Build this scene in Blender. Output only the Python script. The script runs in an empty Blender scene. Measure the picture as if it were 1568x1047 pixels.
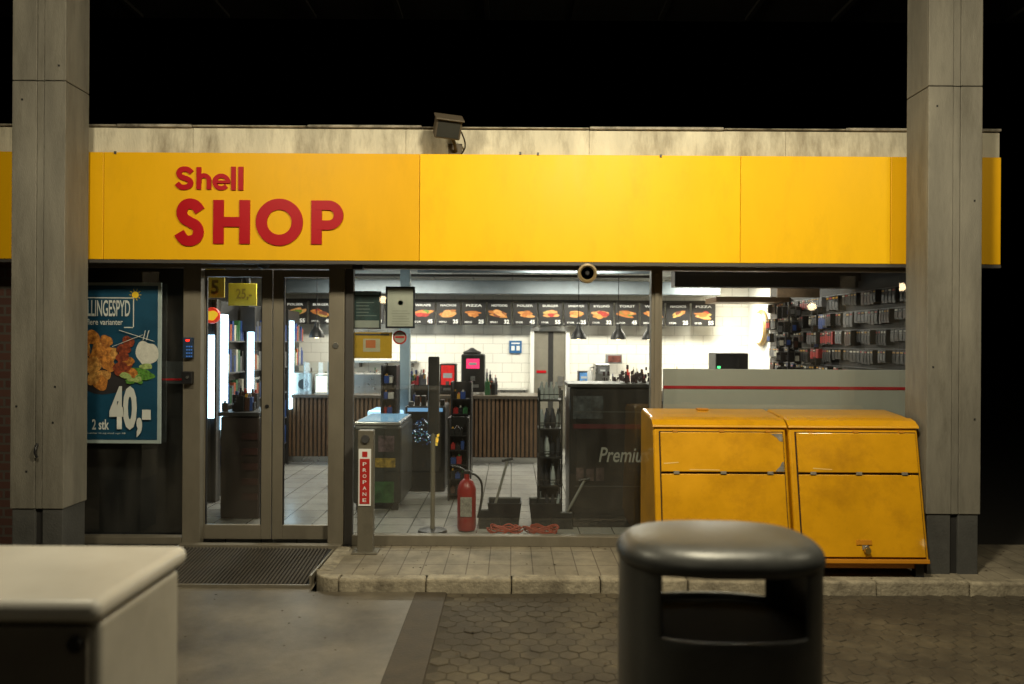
import bpy, math, random
from mathutils import Matrix, Vector
R=random.Random(7)
scene=bpy.context.scene
F=1220.0; EYE=1.68; ROLL=0.006
def X(px,d,py=523): return ((px-784)+ROLL*(py-523))*d/F
def Z(py,d,px=784): return EYE-((py-523)-ROLL*(px-784))*d/F
def S(r,g,b):
    f=lambda c:(c/255/12.92) if c/255<=0.04045 else ((c/255+0.055)/1.055)**2.4
    return (f(r),f(g),f(b))
# ---------------- materials
MC={}
def mat(name,col,rough=.5,metal=0,var=.12,scale=6,stretch=(1,1,1),bump=0,bscale=60,emis=None,es=0,dirt=0,dcol=(.03,.025,.02),dscale=2.0,spec=.5,coat=0,dlo=.5,dhi=.75):
    if name in MC: return MC[name]
    m=bpy.data.materials.new(name); m.use_nodes=True; MC[name]=m
    nt=m.node_tree; N=nt.nodes; L=nt.links
    b=N['Principled BSDF']; b.inputs['Roughness'].default_value=rough; b.inputs['Metallic'].default_value=metal
    b.inputs['Specular IOR Level'].default_value=spec; b.inputs['Coat Weight'].default_value=coat
    tc=N.new('ShaderNodeTexCoord'); mp=N.new('ShaderNodeMapping'); mp.inputs['Scale'].default_value=stretch
    L.new(tc.outputs['Object'],mp.inputs['Vector'])
    n=N.new('ShaderNodeTexNoise'); n.inputs['Scale'].default_value=scale; n.inputs['Detail'].default_value=6; n.inputs['Roughness'].default_value=.65
    L.new(mp.outputs[0],n.inputs['Vector'])
    r=N.new('ShaderNodeValToRGB'); r.color_ramp.elements[0].position=.3; r.color_ramp.elements[1].position=.7
    r.color_ramp.elements[0].color=tuple(c*(1-var) for c in col)+(1,); r.color_ramp.elements[1].color=tuple(min(1,c*(1+var)) for c in col)+(1,)
    L.new(n.outputs[0],r.inputs[0]); out=r.outputs[0]
    if dirt>0:
        n2=N.new('ShaderNodeTexNoise'); n2.inputs['Scale'].default_value=dscale; n2.inputs['Detail'].default_value=9; n2.inputs['Roughness'].default_value=.72
        L.new(mp.outputs[0],n2.inputs['Vector'])
        mr=N.new('ShaderNodeMapRange'); mr.inputs[1].default_value=dlo; mr.inputs[2].default_value=dhi; mr.inputs[3].default_value=0; mr.inputs[4].default_value=dirt
        L.new(n2.outputs[0],mr.inputs[0])
        mx=N.new('ShaderNodeMix'); mx.data_type='RGBA'; L.new(mr.outputs[0],mx.inputs[0]); L.new(out,mx.inputs[6]); mx.inputs[7].default_value=tuple(dcol)+(1,)
        out=mx.outputs[2]
    L.new(out,b.inputs['Base Color'])
    rr=N.new('ShaderNodeMapRange'); rr.inputs[3].default_value=max(.02,rough-.08); rr.inputs[4].default_value=min(1,rough+.1); L.new(n.outputs[0],rr.inputs[0]); L.new(rr.outputs[0],b.inputs['Roughness'])
    if bump>0:
        n3=N.new('ShaderNodeTexNoise'); n3.inputs['Scale'].default_value=bscale; n3.inputs['Detail'].default_value=4; L.new(mp.outputs[0],n3.inputs['Vector'])
        bp=N.new('ShaderNodeBump'); bp.inputs['Strength'].default_value=bump; bp.inputs['Distance'].default_value=.01; L.new(n3.outputs[0],bp.inputs['Height']); L.new(bp.outputs[0],b.inputs['Normal'])
    if emis: 
        b.inputs['Emission Color'].default_value=tuple(emis)+(1,); b.inputs['Emission Strength'].default_value=es
    return m
def tilemat(name,c1,c2,mortar,bw,rh,ms,axes='xz',off=.5,rough=.3,bump=.4,dirt=0):
    m=bpy.data.materials.new(name); m.use_nodes=True; MC[name]=m
    nt=m.node_tree;N=nt.nodes;L=nt.links;b=N['Principled BSDF'];b.inputs['Roughness'].default_value=rough
    tc=N.new('ShaderNodeTexCoord'); sp=N.new('ShaderNodeSeparateXYZ'); cb=N.new('ShaderNodeCombineXYZ'); L.new(tc.outputs['Object'],sp.inputs[0])
    idx={'x':0,'y':1,'z':2}
    L.new(sp.outputs[idx[axes[0]]],cb.inputs[0]); L.new(sp.outputs[idx[axes[1]]],cb.inputs[1])
    br=N.new('ShaderNodeTexBrick'); br.offset=off; br.inputs['Scale'].default_value=1; br.inputs['Brick Width'].default_value=bw; br.inputs['Row Height'].default_value=rh
    br.inputs['Mortar Size'].default_value=ms; br.inputs['Color1'].default_value=tuple(c1)+(1,); br.inputs['Color2'].default_value=tuple(c2)+(1,); br.inputs['Mortar'].default_value=tuple(mortar)+(1,)
    L.new(cb.outputs[0],br.inputs['Vector'])
    n=N.new('ShaderNodeTexNoise'); n.inputs['Scale'].default_value=2.5; n.inputs['Detail'].default_value=9; n.inputs['Roughness'].default_value=.7; L.new(tc.outputs['Object'],n.inputs['Vector'])
    mr=N.new('ShaderNodeMapRange'); mr.inputs[1].default_value=.35; mr.inputs[2].default_value=.7; mr.inputs[3].default_value=1; mr.inputs[4].default_value=1-dirt; L.new(n.outputs[0],mr.inputs[0])
    mx=N.new('ShaderNodeMix'); mx.data_type='RGBA'; mx.blend_type='MULTIPLY'; mx.inputs[0].default_value=1; L.new(br.outputs[0],mx.inputs[6]); L.new(mr.outputs[0],mx.inputs[7])
    L.new(mx.outputs[2],b.inputs['Base Color'])
    bp=N.new('ShaderNodeBump'); bp.invert=True; bp.inputs['Strength'].default_value=bump; bp.inputs['Distance'].default_value=.004; L.new(br.outputs['Fac'],bp.inputs['Height']); L.new(bp.outputs[0],b.inputs['Normal'])
    return m
def glassmat(name,tint=(.91,.95,.93)):
    m=bpy.data.materials.new(name); m.use_nodes=True; nt=m.node_tree;N=nt.nodes;L=nt.links; N.remove(N['Principled BSDF'])
    t=N.new('ShaderNodeBsdfTransparent'); t.inputs[0].default_value=tuple(tint)+(1,)
    g=N.new('ShaderNodeBsdfGlossy'); g.inputs['Roughness'].default_value=.015
    lw=N.new('ShaderNodeLayerWeight'); lw.inputs[0].default_value=.5
    pw_=N.new('ShaderNodeMath'); pw_.operation='POWER'; pw_.inputs[1].default_value=4; L.new(lw.outputs['Facing'],pw_.inputs[0])
    f=N.new('ShaderNodeMath'); f.operation='MULTIPLY_ADD'; f.inputs[1].default_value=.8; f.inputs[2].default_value=.11; L.new(pw_.outputs[0],f.inputs[0])
    mx=N.new('ShaderNodeMixShader'); L.new(f.outputs[0],mx.inputs[0]); L.new(t.outputs[0],mx.inputs[1]); L.new(g.outputs[0],mx.inputs[2])
    d=N.new('ShaderNodeBsdfDiffuse'); d.inputs[0].default_value=(.5,.47,.4,1)
    tc=N.new('ShaderNodeTexCoord'); mp=N.new('ShaderNodeMapping'); mp.inputs['Scale'].default_value=(3,1,.8); L.new(tc.outputs['Object'],mp.inputs[0])
    n=N.new('ShaderNodeTexNoise'); n.inputs['Scale'].default_value=2; n.inputs['Detail'].default_value=8; L.new(mp.outputs[0],n.inputs['Vector'])
    mr=N.new('ShaderNodeMapRange'); mr.inputs[1].default_value=.4; mr.inputs[2].default_value=.8; mr.inputs[3].default_value=.008; mr.inputs[4].default_value=.06; L.new(n.outputs[0],mr.inputs[0])
    m2=N.new('ShaderNodeMixShader'); L.new(mr.outputs[0],m2.inputs[0]); L.new(mx.outputs[0],m2.inputs[1]); L.new(d.outputs[0],m2.inputs[2])
    L.new(m2.outputs[0],N['Material Output'].inputs[0]); MC[name]=m; return m
YEL=[mat('fascia_yellow_%d'%i,c,.45,0,.035,3,dirt=.35,dcol=(.56,.30,.01),dscale=2.6,stretch=(1.5,1,.6),dlo=.52,dhi=.8,spec=.22,bump=.03,bscale=3) for i,c in enumerate([(.76,.405,.002),(.78,.415,.002),(.92,.53,.002),(.88,.505,.003),(.78,.41,.004)])]  # centre panels brighter, outer ones darker: part of the lamp falloff is painted in
RED=mat('sign_red',(.42,.004,.010),.4,var=.05,spec=.25)
CONC=mat('column_concrete',(.185,.172,.138),.75,var=.28,scale=2.2,stretch=(2.4,2.4,.45),bump=.35,bscale=90,dirt=.65,dcol=(.085,.076,.055),dscale=3.4)
CONCD=mat('column_base_dark',(.065,.065,.06),.8,var=.2,bump=.3,dirt=.4)
PARA=mat('parapet_render',(.62,.575,.44),.8,var=.16,scale=5,stretch=(1.4,1,.4),bump=.3,bscale=50,dirt=.85,dcol=(.17,.135,.085),dscale=2.6,dlo=.45,dhi=.70)
CAP=mat('parapet_cap_metal',(.38,.34,.27),.6,metal=.1,var=.35,scale=9,dirt=.9,dcol=(.04,.032,.022),dscale=5,dlo=.42,dhi=.62)
ALU=mat('frame_aluminium',(.20,.178,.135),.45,metal=.3,var=.1,dirt=.4,dcol=(.10,.085,.065),stretch=(1,1,.4))
ALUD=mat('frame_dark',(.06,.055,.05),.5,var=.1)
BLK=mat('black_plastic',(.012,.012,.013),.4,var=.2)
BLKM=mat('black_matte',(.015,.014,.013),.8,var=.2)
GRY=mat('grey_plastic',(.2,.2,.2),.5)
STEEL=mat('steel',(.5,.5,.48),.28,metal=.9,var=.08)
WHT=mat('white_paint',(.75,.74,.70),.5,var=.05)
WHTP=mat('print_white',(.75,.76,.74),.6,var=.02)
GLASS=glassmat('window_glass')
TILE=tilemat('wall_tiles_white',(.80,.775,.70),(.77,.745,.68),(.50,.48,.43),.3,.15,.004,rough=.2)
FLOORT=tilemat('floor_tiles_grey',(.36,.35,.32),(.32,.31,.29),(.12,.12,.11),.3,.3,.006,'xy',0,.22,dirt=.3)
PAVE=tilemat('pavement_slabs',(.30,.26,.185),(.265,.23,.165),(.15,.12,.085),.163,.40,.004,'xy',0,.8,.8,dirt=.6)
BRICK=tilemat('brick_red',(.12,.055,.04),(.09,.04,.03),(.10,.085,.07),.23,.075,.01,rough=.85)
# ---------------- helpers
ROOTS=[]
def emp(name):
    o=bpy.data.objects.new(name,None); scene.collection.objects.link(o); ROOTS.append(o); return o
def mo(name,v,f,m=None,parent=None,smooth=False,bevel=0,seg=2,mats=None,mi=None):
    me=bpy.data.meshes.new(name); me.from_pydata([tuple(a) for a in v],[],f); me.update()
    for mm in (mats or [m]): me.materials.append(mm)
    if mi: me.polygons.foreach_set('material_index',mi)
    if smooth: me.polygons.foreach_set('use_smooth',[True]*len(me.polygons))
    o=bpy.data.objects.new(name,me); scene.collection.objects.link(o)
    if parent: o.parent=parent
    if bevel>0:
        b=o.modifiers.new('bevel','BEVEL'); b.width=bevel; b.segments=seg; b.limit_method='ANGLE'
    return o
BF=[(0,1,3,2),(4,6,7,5),(0,4,5,1),(2,3,7,6),(0,2,6,4),(1,5,7,3)]
def bv(x0,x1,y0,y1,z0,z1): return [(x,y,z) for x in (x0,x1) for y in (y0,y1) for z in (z0,z1)]
def box(name,x0,x1,y0,y1,z0,z1,m,p=None,bevel=0,seg=2): 
    return mo(name,bv(x0,x1,y0,y1,z0,z1),BF,m,p,bevel=bevel,seg=seg)
def boxes(name,bl,mats,p=None,bevel=0):
    v=[];f=[];mi=[]
    for b in bl:
        n=len(v); v+=bv(*b[:6]); f+=[tuple(i+n for i in q) for q in BF]; mi+=[b[6] if len(b)>6 else 0]*6
    return mo(name,v,f,parent=p,mats=mats,mi=mi,bevel=bevel)
def prism(name,prof,x0,x1,m,p=None,bevel=0,seg=2,smooth=False):
    n=len(prof); v=[(x0,a,b) for a,b in prof]+[(x1,a,b) for a,b in prof]
    f=[tuple(range(n)),tuple(range(2*n-1,n-1,-1))]+[(i,i+n,(i+1)%n+n,(i+1)%n) for i in range(n)]
    return mo(name,v,f,m,p,bevel=bevel,seg=seg)
def flat(name,pts,y,m,p=None):
    return mo(name,[(a,y,b) for a,b in pts],[tuple(range(len(pts)))],m,p)
def lathe(name,prof,cx,cy,m,p=None,seg=28,cz=0,axis='z',smooth=True):
    v=[];f=[]
    for r,h in prof:
        for i in range(seg):
            a=2*math.pi*i/seg
            if axis=='z': v.append((cx+r*math.cos(a),cy+r*math.sin(a),cz+h))
            elif axis=='y': v.append((cx+r*math.cos(a),cy+h,cz+r*math.sin(a)))
            else: v.append((cx+h,cy+r*math.cos(a),cz+r*math.sin(a)))
    for j in range(len(prof)-1):
        for i in range(seg): f.append((j*seg+i,j*seg+(i+1)%seg,(j+1)*seg+(i+1)%seg,(j+1)*seg+i))
    f.append(tuple(range(seg))); f.append(tuple((len(prof)-1)*seg+i for i in range(seg)))
    o=mo(name,v,f,m,p,smooth=smooth)
    if smooth:
        e=o.modifiers.new('es','EDGE_SPLIT'); e.split_angle=math.radians(40)
    return o
def tube(name,pts,r,m,p=None,smooth=True):
    c=bpy.data.curves.new(name,'CURVE'); c.dimensions='3D'; c.bevel_depth=r; c.bevel_resolution=3; c.use_fill_caps=True
    s=c.splines.new('NURBS' if smooth and len(pts)>2 else 'POLY'); s.points.add(len(pts)-1)
    for i,q in enumerate(pts): s.points[i].co=(*q,1)
    if s.type=='NURBS': s.order_u=3; s.use_endpoint_u=True
    c.materials.append(m); o=bpy.data.objects.new(name,c); scene.collection.objects.link(o)
    if p: o.parent=p
    return o
def text(name,s,x0,x1,z0,z1,y,m,p=None,off=0.0,shear=0):
    c=bpy.data.curves.new(name,'FONT'); c.body=s; c.size=1; c.offset=off; c.shear=shear; c.resolution_u=3
    o=bpy.data.objects.new(name+'_t',c); scene.collection.objects.link(o)
    dg=bpy.context.evaluated_depsgraph_get(); dg.update()
    me=bpy.data.meshes.new_from_object(o.evaluated_get(dg)); bpy.data.objects.remove(o)
    xs=[v.co.x for v in me.vertices]; ys=[v.co.y for v in me.vertices]
    if not xs: return
    a,b,c0,d0=min(xs),max(xs),min(ys),max(ys)
    for v in me.vertices:
        v.co=((x0+(v.co.x-a)/(b-a+1e-9)*(x1-x0)),y,(z0+(v.co.y-c0)/(d0-c0+1e-9)*(z1-z0)))
    me.materials.clear(); me.materials.append(m); me.name=name
    q=bpy.data.objects.new(name,me); scene.collection.objects.link(q)
    if p: q.parent=p
    return q
def catmull(P,n=10,closed=False):
    out=[]
    k=len(P)
    for i in range(k if closed else k-1):
        p0=P[(i-1)%k] if closed or i>0 else P[0]; p1=P[i]; p2=P[(i+1)%k]; p3=P[(i+2)%k] if closed or i+2<k else P[-1]
        for j in range(n):
            t=j/n
            out.append(tuple(.5*((2*p1[a])+(-p0[a]+p2[a])*t+(2*p0[a]-5*p1[a]+4*p2[a]-p3[a])*t*t+(-p0[a]+3*p1[a]-3*p2[a]+p3[a])*t**3) for a in range(2)))
    if not closed: out.append(P[-1])
    return out
def ribbon(name,P,w,y,m,p=None,closed=False,t=.012):
    n=len(P); v=[]
    for i in range(n):
        a=P[(i-1)%n] if closed or i>0 else P[0]; b=P[(i+1)%n] if closed or i<n-1 else P[-1]
        dx,dz=b[0]-a[0],b[1]-a[1]; l=math.hypot(dx,dz) or 1; nx,nz=-dz/l,dx/l
        v+=[(P[i][0]+nx*w/2,y,P[i][1]+nz*w/2),(P[i][0]-nx*w/2,y,P[i][1]-nz*w/2)]
    f=[(2*i,2*i+1,(2*i+3)%(2*n),(2*i+2)%(2*n)) for i in range(n if closed else n-1)]
    o=mo(name,v,f,m,p); s=o.modifiers.new('sol','SOLIDIFY'); s.thickness=t; s.offset=0; return o
def blob(cx,cz,rx,rz,seed,n=22,j=.18):
    r=random.Random(seed); ph=[r.uniform(0,6.28) for _ in range(4)]
    return [(cx+rx*math.cos(a)*(1+j*math.sin(2*a+ph[0])+j*.6*math.sin(3*a+ph[1])+j*.4*math.sin(5*a+ph[2])),cz+rz*math.sin(a)*(1+j*math.sin(2*a+ph[0])+j*.6*math.sin(3*a+ph[1])+j*.4*math.sin(5*a+ph[2]))) for a in [2*math.pi*i/n for i in range(n)]]

FY=6.20  # fascia front
GY=6.55  # frame front
GL=6.60  # glass
# =============== ground
ASPH=mat('asphalt',(.04,.037,.032),.9,var=.25,scale=40,bump=.5,bscale=200,dirt=.4,dcol=(.03,.026,.02))
mo('ground',[(-200,-200,-.13),(200,-200,-.13),(200,300,-.13),(-200,300,-.13)],[(0,1,2,3)],ASPH)
APR=mat('apron_concrete',(.15,.13,.094),.5,var=.24,scale=3,bump=.2,bscale=120,dirt=.88,dcol=(.045,.036,.024),dscale=.8,dlo=.40,dhi=.66)
KY=5.62
mo('concrete_apron',[(-9,-6,-.09),(-.67,-6,-.09),(-.67,KY,-.09),(-9,KY,-.09),(-1.41,KY,-.09),(-1.41,6.5,.0),(-9,6.5,.0)],[(0,1,2,4,3),(3,4,5,6)],APR)
STR=mat('drain_strip_concrete',(.058,.046,.030),.75,var=.25,bump=.3,dirt=.5)
box('drainage_strip',-.67,-.45,-6,KY,-.128,-.086,STR,None,.006)
SOIL=mat('joint_sand',(.045,.036,.022),.95,var=.3,scale=20)
mo('paving_bed',[(-.45,0,-.096),(9,0,-.096),(9,KY,-.096),(-.45,KY,-.096)],[(0,1,2,3)],SOIL)
HEX=[mat('paver_%d'%i,c,.82,var=.28,scale=9,bump=.4,bscale=150,dirt=.92,dcol=(.043,.034,.021),dscale=1.4,dlo=.38,dhi=.58) for i,c in enumerate([(.092,.075,.046),(.086,.07,.044),(.097,.08,.05)])]
v=[];f=[];mi=[]
w=.112; rr=w/math.sqrt(3)
row=0; y=0.05
while y<KY-.04:
    x=-.45+w*(.5 if row%2 else 1.0)
    while x<8.9:
        n=len(v); h=-.0905+R.uniform(-.005,.0015); k=R.uniform(.955,.995); a0=R.uniform(-.05,.05); tx,ty=R.uniform(-.03,.03),R.uniform(-.03,.03)
        jit=[R.uniform(.93,1.03) for _ in range(6)]
        for q,(kk,dz) in enumerate(((k*.93,0),(k,-.0035),(k,-.02))):
            for i in range(6):
                a=math.pi/6+i*math.pi/3+a0
                ex,ey=rr*kk*math.cos(a)*jit[i],rr*kk*math.sin(a)*jit[i]; v.append((x+ex,y+ey,h+dz+ex*tx+ey*ty))
        f.append(tuple(n+i for i in range(6)))
        for q in range(2):
            for i in range(6): f.append((n+q*6+i,n+q*6+6+i,n+q*6+6+(i+1)%6,n+q*6+(i+1)%6))
        mi+=[R.randrange(3)]*13
        x+=w
    y+=rr*1.5; row+=1
mo('block_paving',v,f,mats=HEX,mi=mi)
# sidewalk
mo('pavement',[(-1.3,KY+.1,0),(12,KY+.1,0),(12,6.7,0),(-1.3,6.7,0)],[(0,1,2,3)],PAVE)
KM=mat('kerb_granite',(.32,.28,.20),.8,var=.28,scale=12,bump=.7,bscale=45,dirt=.8,dcol=(.075,.06,.04),dscale=5,dlo=.45,dhi=.68)
kb=emp('kerb')
x=-1.22
i=0
while x<12:
    w2=.64+R.uniform(-.04,.05); zt=.006+R.uniform(-.006,.006); yy=R.uniform(-.008,.008)
    box('stone_%d'%i,x+.003,x+w2-.003,KY+yy,KY+.118,-.13,zt,KM,kb,.02,3); x+=w2; i+=1
pr=[]
for k in range(9):
    a=math.pi*1.5-k*math.pi/16; pr.append((-1.22+.19*math.cos(a),KY+.19+.19*math.sin(a)))
inn=[( -1.22+.075*math.cos(math.pi*1.5-k*math.pi/16), KY+.19+.075*math.sin(math.pi*1.5-k*math.pi/16)) for k in range(9)]
n=9; v=[(a,b,.006) for a,b in pr]+[(a,b,.006) for a,b in inn]+[(a,b,-.13) for a,b in pr]+[(a,b,-.13) for a,b in inn]
f=[(i,i+1,n+i+1,n+i) for i in range(8)]+[(i,2*n+i,2*n+i+1,i+1) for i in range(8)]+[(8,n+8,3*n+8,2*n+8),(0,n,3*n,2*n)]
mo('corner_stone',v,f,KM,kb,bevel=.01)
box('return_stone',-1.41,-1.295,KY+.195,6.5,-.13,.006,KM,kb,.012)
mo('pavement_corner',[(-1.3,KY+.19,-.001),(-1.2,KY+.1,-.001),(-1.2,6.7,-.001),(-1.3,6.7,-.001)],[(0,1,2,3)],PAVE)
r=random.Random(77); v=[];f=[]
for k in range(190):
    if k<90: lx,ly,lz=r.uniform(-1.2,5),r.choice([r.uniform(5.75,6.5),r.uniform(6.44,6.54)]),.004
    else: lx,ly,lz=r.uniform(-3.5,5),r.uniform(4.0,5.6),-.083
    s_=r.uniform(.005,.018); a=r.uniform(0,6.28); n=len(v)
    for q,(u_,w_) in enumerate(((-1,0),(0,.5),(1,.1),(0,-.5))):
        v.append((lx+s_*(u_*math.cos(a)-w_*math.sin(a)),ly+s_*(u_*math.sin(a)+w_*math.cos(a)),lz+.003*(q%2)))
    f.append((n,n+1,n+2,n+3))
mo('leaf_litter',v,f,mat('litter_brown',(.06,.04,.02),.9,var=.5,scale=3))
mt=emp('entrance_grating')
MB=mat('grating_rubber',(.045,.036,.024),.85,var=.3)
def rz(y): return -.09+(y-KY)/(6.5-KY)*.09
v=[];f=[]
x=-3.0
mo('tray',[(-3.02,5.70,rz(5.70)+.004),(-1.44,5.70,rz(5.70)+.004),(-1.44,6.44,rz(6.44)+.004),(-3.02,6.44,rz(6.44)+.004)],[(0,1,2,3)],BLKM,mt)
while x<-1.46:
    n=len(v); a,b=5.71,6.43
    v+=[(x,a,rz(a)+.006),(x,a,rz(a)+.018),(x,b,rz(b)+.006),(x,b,rz(b)+.018),(x+.014,a,rz(a)+.006),(x+.014,a,rz(a)+.018),(x+.014,b,rz(b)+.006),(x+.014,b,rz(b)+.018)]
    f+=[tuple(i+n for i in q) for q in BF]; x+=.028
mo('bars',v,f,MB,mt)
boxes('frame',[(-3.04,-1.425,5.68,5.70,rz(5.69),rz(5.69)+.02),(-1.44,-1.425,5.7,6.44,-.09,.0)],[ALU],mt)
# =============== shop building
B=emp('shop_building')
XL,XR,YB=-4.15,3.72,12.5
box('floor_slab',XL,XR,6.70,YB,-.12,.02,FLOORT,B)
box('back_wall',XL,XR,YB,YB+.2,-.1,3.1,TILE,B)
DW=mat('dark_wall',(.05,.045,.04),.7,var=.2)
box('wall_right',XR,XR+.08,6.5,YB+.2,-.12,3.3,DW,B)
box('wall_right_tiled',XR-.012,XR-.001,11.45,YB-.002,.02,2.65,WHT,B)
box('wall_left',XL-.15,XL,6.62,YB+.2,-.12,3.1,DW,B)
CEIL=tilemat('ceiling_tiles',(.45,.47,.46),(.42,.44,.43),(.22,.23,.22),.6,.6,.012,'xy',0,.7)
box('ceiling',XL,XR,6.6,YB,2.66,2.72,CEIL,B)
box('roof',-6.5,3.8,6.4,YB+.25,3.12,3.3,BLKM,B)
box('brick_wall',-7.5,-3.95,6.5,6.62,-.12,3.1,BRICK,B)
cuts=[-6.5,X(295,6.35),X(620,6.35),X(900,6.35),X(1200,6.35),X(1527,6.35)]
for i in range(5):
    box('parapet_%d'%i,cuts[i]+.001,cuts[i+1]-.001,6.33,6.40,3.0,3.365,PARA,B,.003)
cpx=[-6.5,X(180,6.35),X(295,6.35),X(470,6.35),X(645,6.35),X(900,6.35),X(1105,6.35),X(1290,6.35),X(1527,6.35)]
for i in range(8):
    o=box('parapet_cap_%d'%i,cpx[i]+.002,cpx[i+1]-.002,6.30,6.42,3.366+R.uniform(0,.006),3.385+R.uniform(-.004,.008),CAP,B,.007)
fz0,fz1=2.305,3.14
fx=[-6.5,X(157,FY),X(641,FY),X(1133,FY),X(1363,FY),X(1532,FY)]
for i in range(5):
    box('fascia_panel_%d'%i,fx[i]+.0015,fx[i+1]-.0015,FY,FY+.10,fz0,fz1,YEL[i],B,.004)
box('fascia_back',-6.5,fx[-1]-.01,FY+.102,6.34,fz0+.01,fz1-.012,BLKM,B)
box('fascia_bottom_trim',-6.5,fx[-1],FY-.006,FY+.04,fz0-.028,fz0-.002,ALUD,B,.003)
box('soffit',-6.5,3.72,6.34,GY-.002,fz0+.02,fz0+.06,ALUD,B)
rb=[]
for px,py in ((795,234),(822,235),(175,233),(1010,238)):
    xx=X(px,FY);zz=Z(py,FY,px); rb.append((xx-.008,xx+.008,FY-.01,FY,zz-.01,zz+.01))
boxes('fascia_clips',rb,[ALUD],B)
def fr(n,px0,px1,y0=GY,y1=GY+.09,z0=.0,z1=2.32,m=ALU): return box(n,X(px0,GY),X(px1,GY),y0,y1,z0,z1,m,B,.004)
fr('head_rail',98,1420,GY-.001,GY+.1,Z(412,GY,784),2.324)
fr('mullion_left',280,307); fr('mullion_door_right',503,527); fr('mullion_dark',527.5,540,GY+.02,GY+.08,m=ALUD)
fr('mullion_mid',997,1014); fr('mullion_mid_cap',1002,1009,GY-.012,GY-.001,.09,2.25)
fr('sill_rail',540.5,996.5,GY-.01,GY+.08,0.0,.085); fr('sill_rail_right',1014.5,1420,GY-.01,GY+.08,0.0,.085); fr('sill_rail_left',90,279.5,GY-.01,GY+.08,0,.06)
fr('threshold',280,527,GY-.08,GY-.002,-.03,.018)
fr('mullion_end',95,112)
D=emp('sliding_door')
def leaf(px0,px1,tag,ya):
    x0,x1=X(px0,GY),X(px1,GY); s=.085
    box(tag+'_stile_l',x0,x0+s,ya,ya+.045,.022,2.27,ALU,D,.004); box(tag+'_stile_r',x1-s,x1,ya,ya+.045,.022,2.27,ALU,D,.004)
    box(tag+'_rail_b',x0+s,x1-s,ya,ya+.045,.022,.14,ALU,D,.004); box(tag+'_rail_t',x0+s,x1-s,ya,ya+.045,2.21,2.27,ALU,D,.004)
    box(tag+'_gasket_l',x0+s,x0+s+.008,ya+.01,ya+.035,.142,2.208,BLK,D); box(tag+'_gasket_r',x1-s-.008,x1-s,ya+.01,ya+.035,.142,2.208,BLK,D)
    a,b,g=x0+s+.009,x1-s-.009,ya+.02; mo(tag+'_glass',[(a,g,.142),(b,g,.142),(b,g,2.208),(a,g,2.208)],[(0,1,2,3)],GLASS,D)
leaf(292,411,'left',GY+.095); leaf(412.5,518,'right',GY+.095)
lathe('lock',[(.0,-.012),(.022,-.012),(.026,0)],X(514,GY),GY,STEEL,D,20,Z(530,GY),'y')
lathe('lock_b',[(.0,-.012),(.014,-.012),(.016,0)],X(404,GY),GY+.094,BLK,D,20,Z(625,GY),'y')
def pane(n,px0,px1): 
    x0,x1=X(px0,GL),X(px1,GL); mo(n,[(x0,GL,.085),(x1,GL,.085),(x1,GL,2.27),(x0,GL,2.27)],[(0,1,2,3)],GLASS,B)
pane('window_pane_left',100,281); pane('window_pane_mid',538,999); pane('window_pane_right',1012,1420)
box('blackout_panel',XL,X(281,6.72),6.80,6.83,0,2.6,BLK,B)
box('rail_panel_left',X(246,6.68),X(280,6.68),6.68,6.70,Z(590,6.68),Z(556,6.68),mat('rail_dark',(.03,.035,.04),.5),B)
box('rail_red_left',X(246,6.67),X(280,6.67),6.675,6.679,Z(585,6.67),Z(582,6.67),RED,B)
SILV=mat('silver_panel',(.36,.36,.335),.5,metal=0,var=.06,scale=1.5)
box('low_panel',X(1016,6.72),XR,6.71,6.74,.0,Z(565,6.72,1200),SILV,B,.003)
box('low_panel_stripe',X(1016,6.70),XR,6.705,6.709,Z(595.5,6.70,1200),Z(591,6.70,1200),mat('stripe_red',(.38,.012,.02),.4),B)
box('bulkhead_dark',X(1030,8.6),XR,8.5,8.7,Z(440,8.6,1200),2.66,mat('bulkhead_brown',(.06,.045,.035),.6),B)
box('bulkhead_grey',X(432,12.0),X(1100,12),11.9,12.0,Z(450,12,784),2.60,mat('bulkhead_bluegrey',(.16,.19,.21),.6),B,.01)
box('ceiling_track',X(436,10.5),X(1000,10.5),10.45,10.5,Z(424,10.5),Z(420,10.5),ALUD,B)
box('ceiling_beam',X(640,9.5),X(1000,9.5),9.4,9.5,Z(418,9.5),2.655,mat('beam_bluegrey',(.16,.2,.23),.6),B)
box('shelf_brown',X(1085,11),XR,10.6,11.2,Z(464,11,1130),Z(456,11,1130),mat('wood_brown',(.16,.09,.04),.5,var=.3,scale=10,stretch=(1,8,8)),B,.004)
sd=emp('staff_door')
x0,x1=X(812,12.45),X(872,12.45); zt=Z(500,12.45)
box('frame_l',x0,x0+.06,12.4,12.498,.02,zt,WHT,sd); box('frame_r',x1-.06,x1,12.4,12.498,.02,zt,WHT,sd); box('frame_t',x0+.06,x1-.06,12.4,12.498,zt-.06,zt,WHT,sd)
box('leaf',x0+.06,x1-.06,12.44,12.49,.02,zt-.06,mat('door_grey',(.18,.165,.13),.5),sd,.004)
box('dark_gap',x0+.28,x0+.36,12.435,12.439,.02,zt-.07,BLKM,sd); box('sticker',x0+.1,x0+.25,12.43,12.434,1.2,1.24,RED,sd)
box('push_plate',x1-.18,x1-.1,12.42,12.438,1.0,1.15,STEEL,sd)
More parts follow.
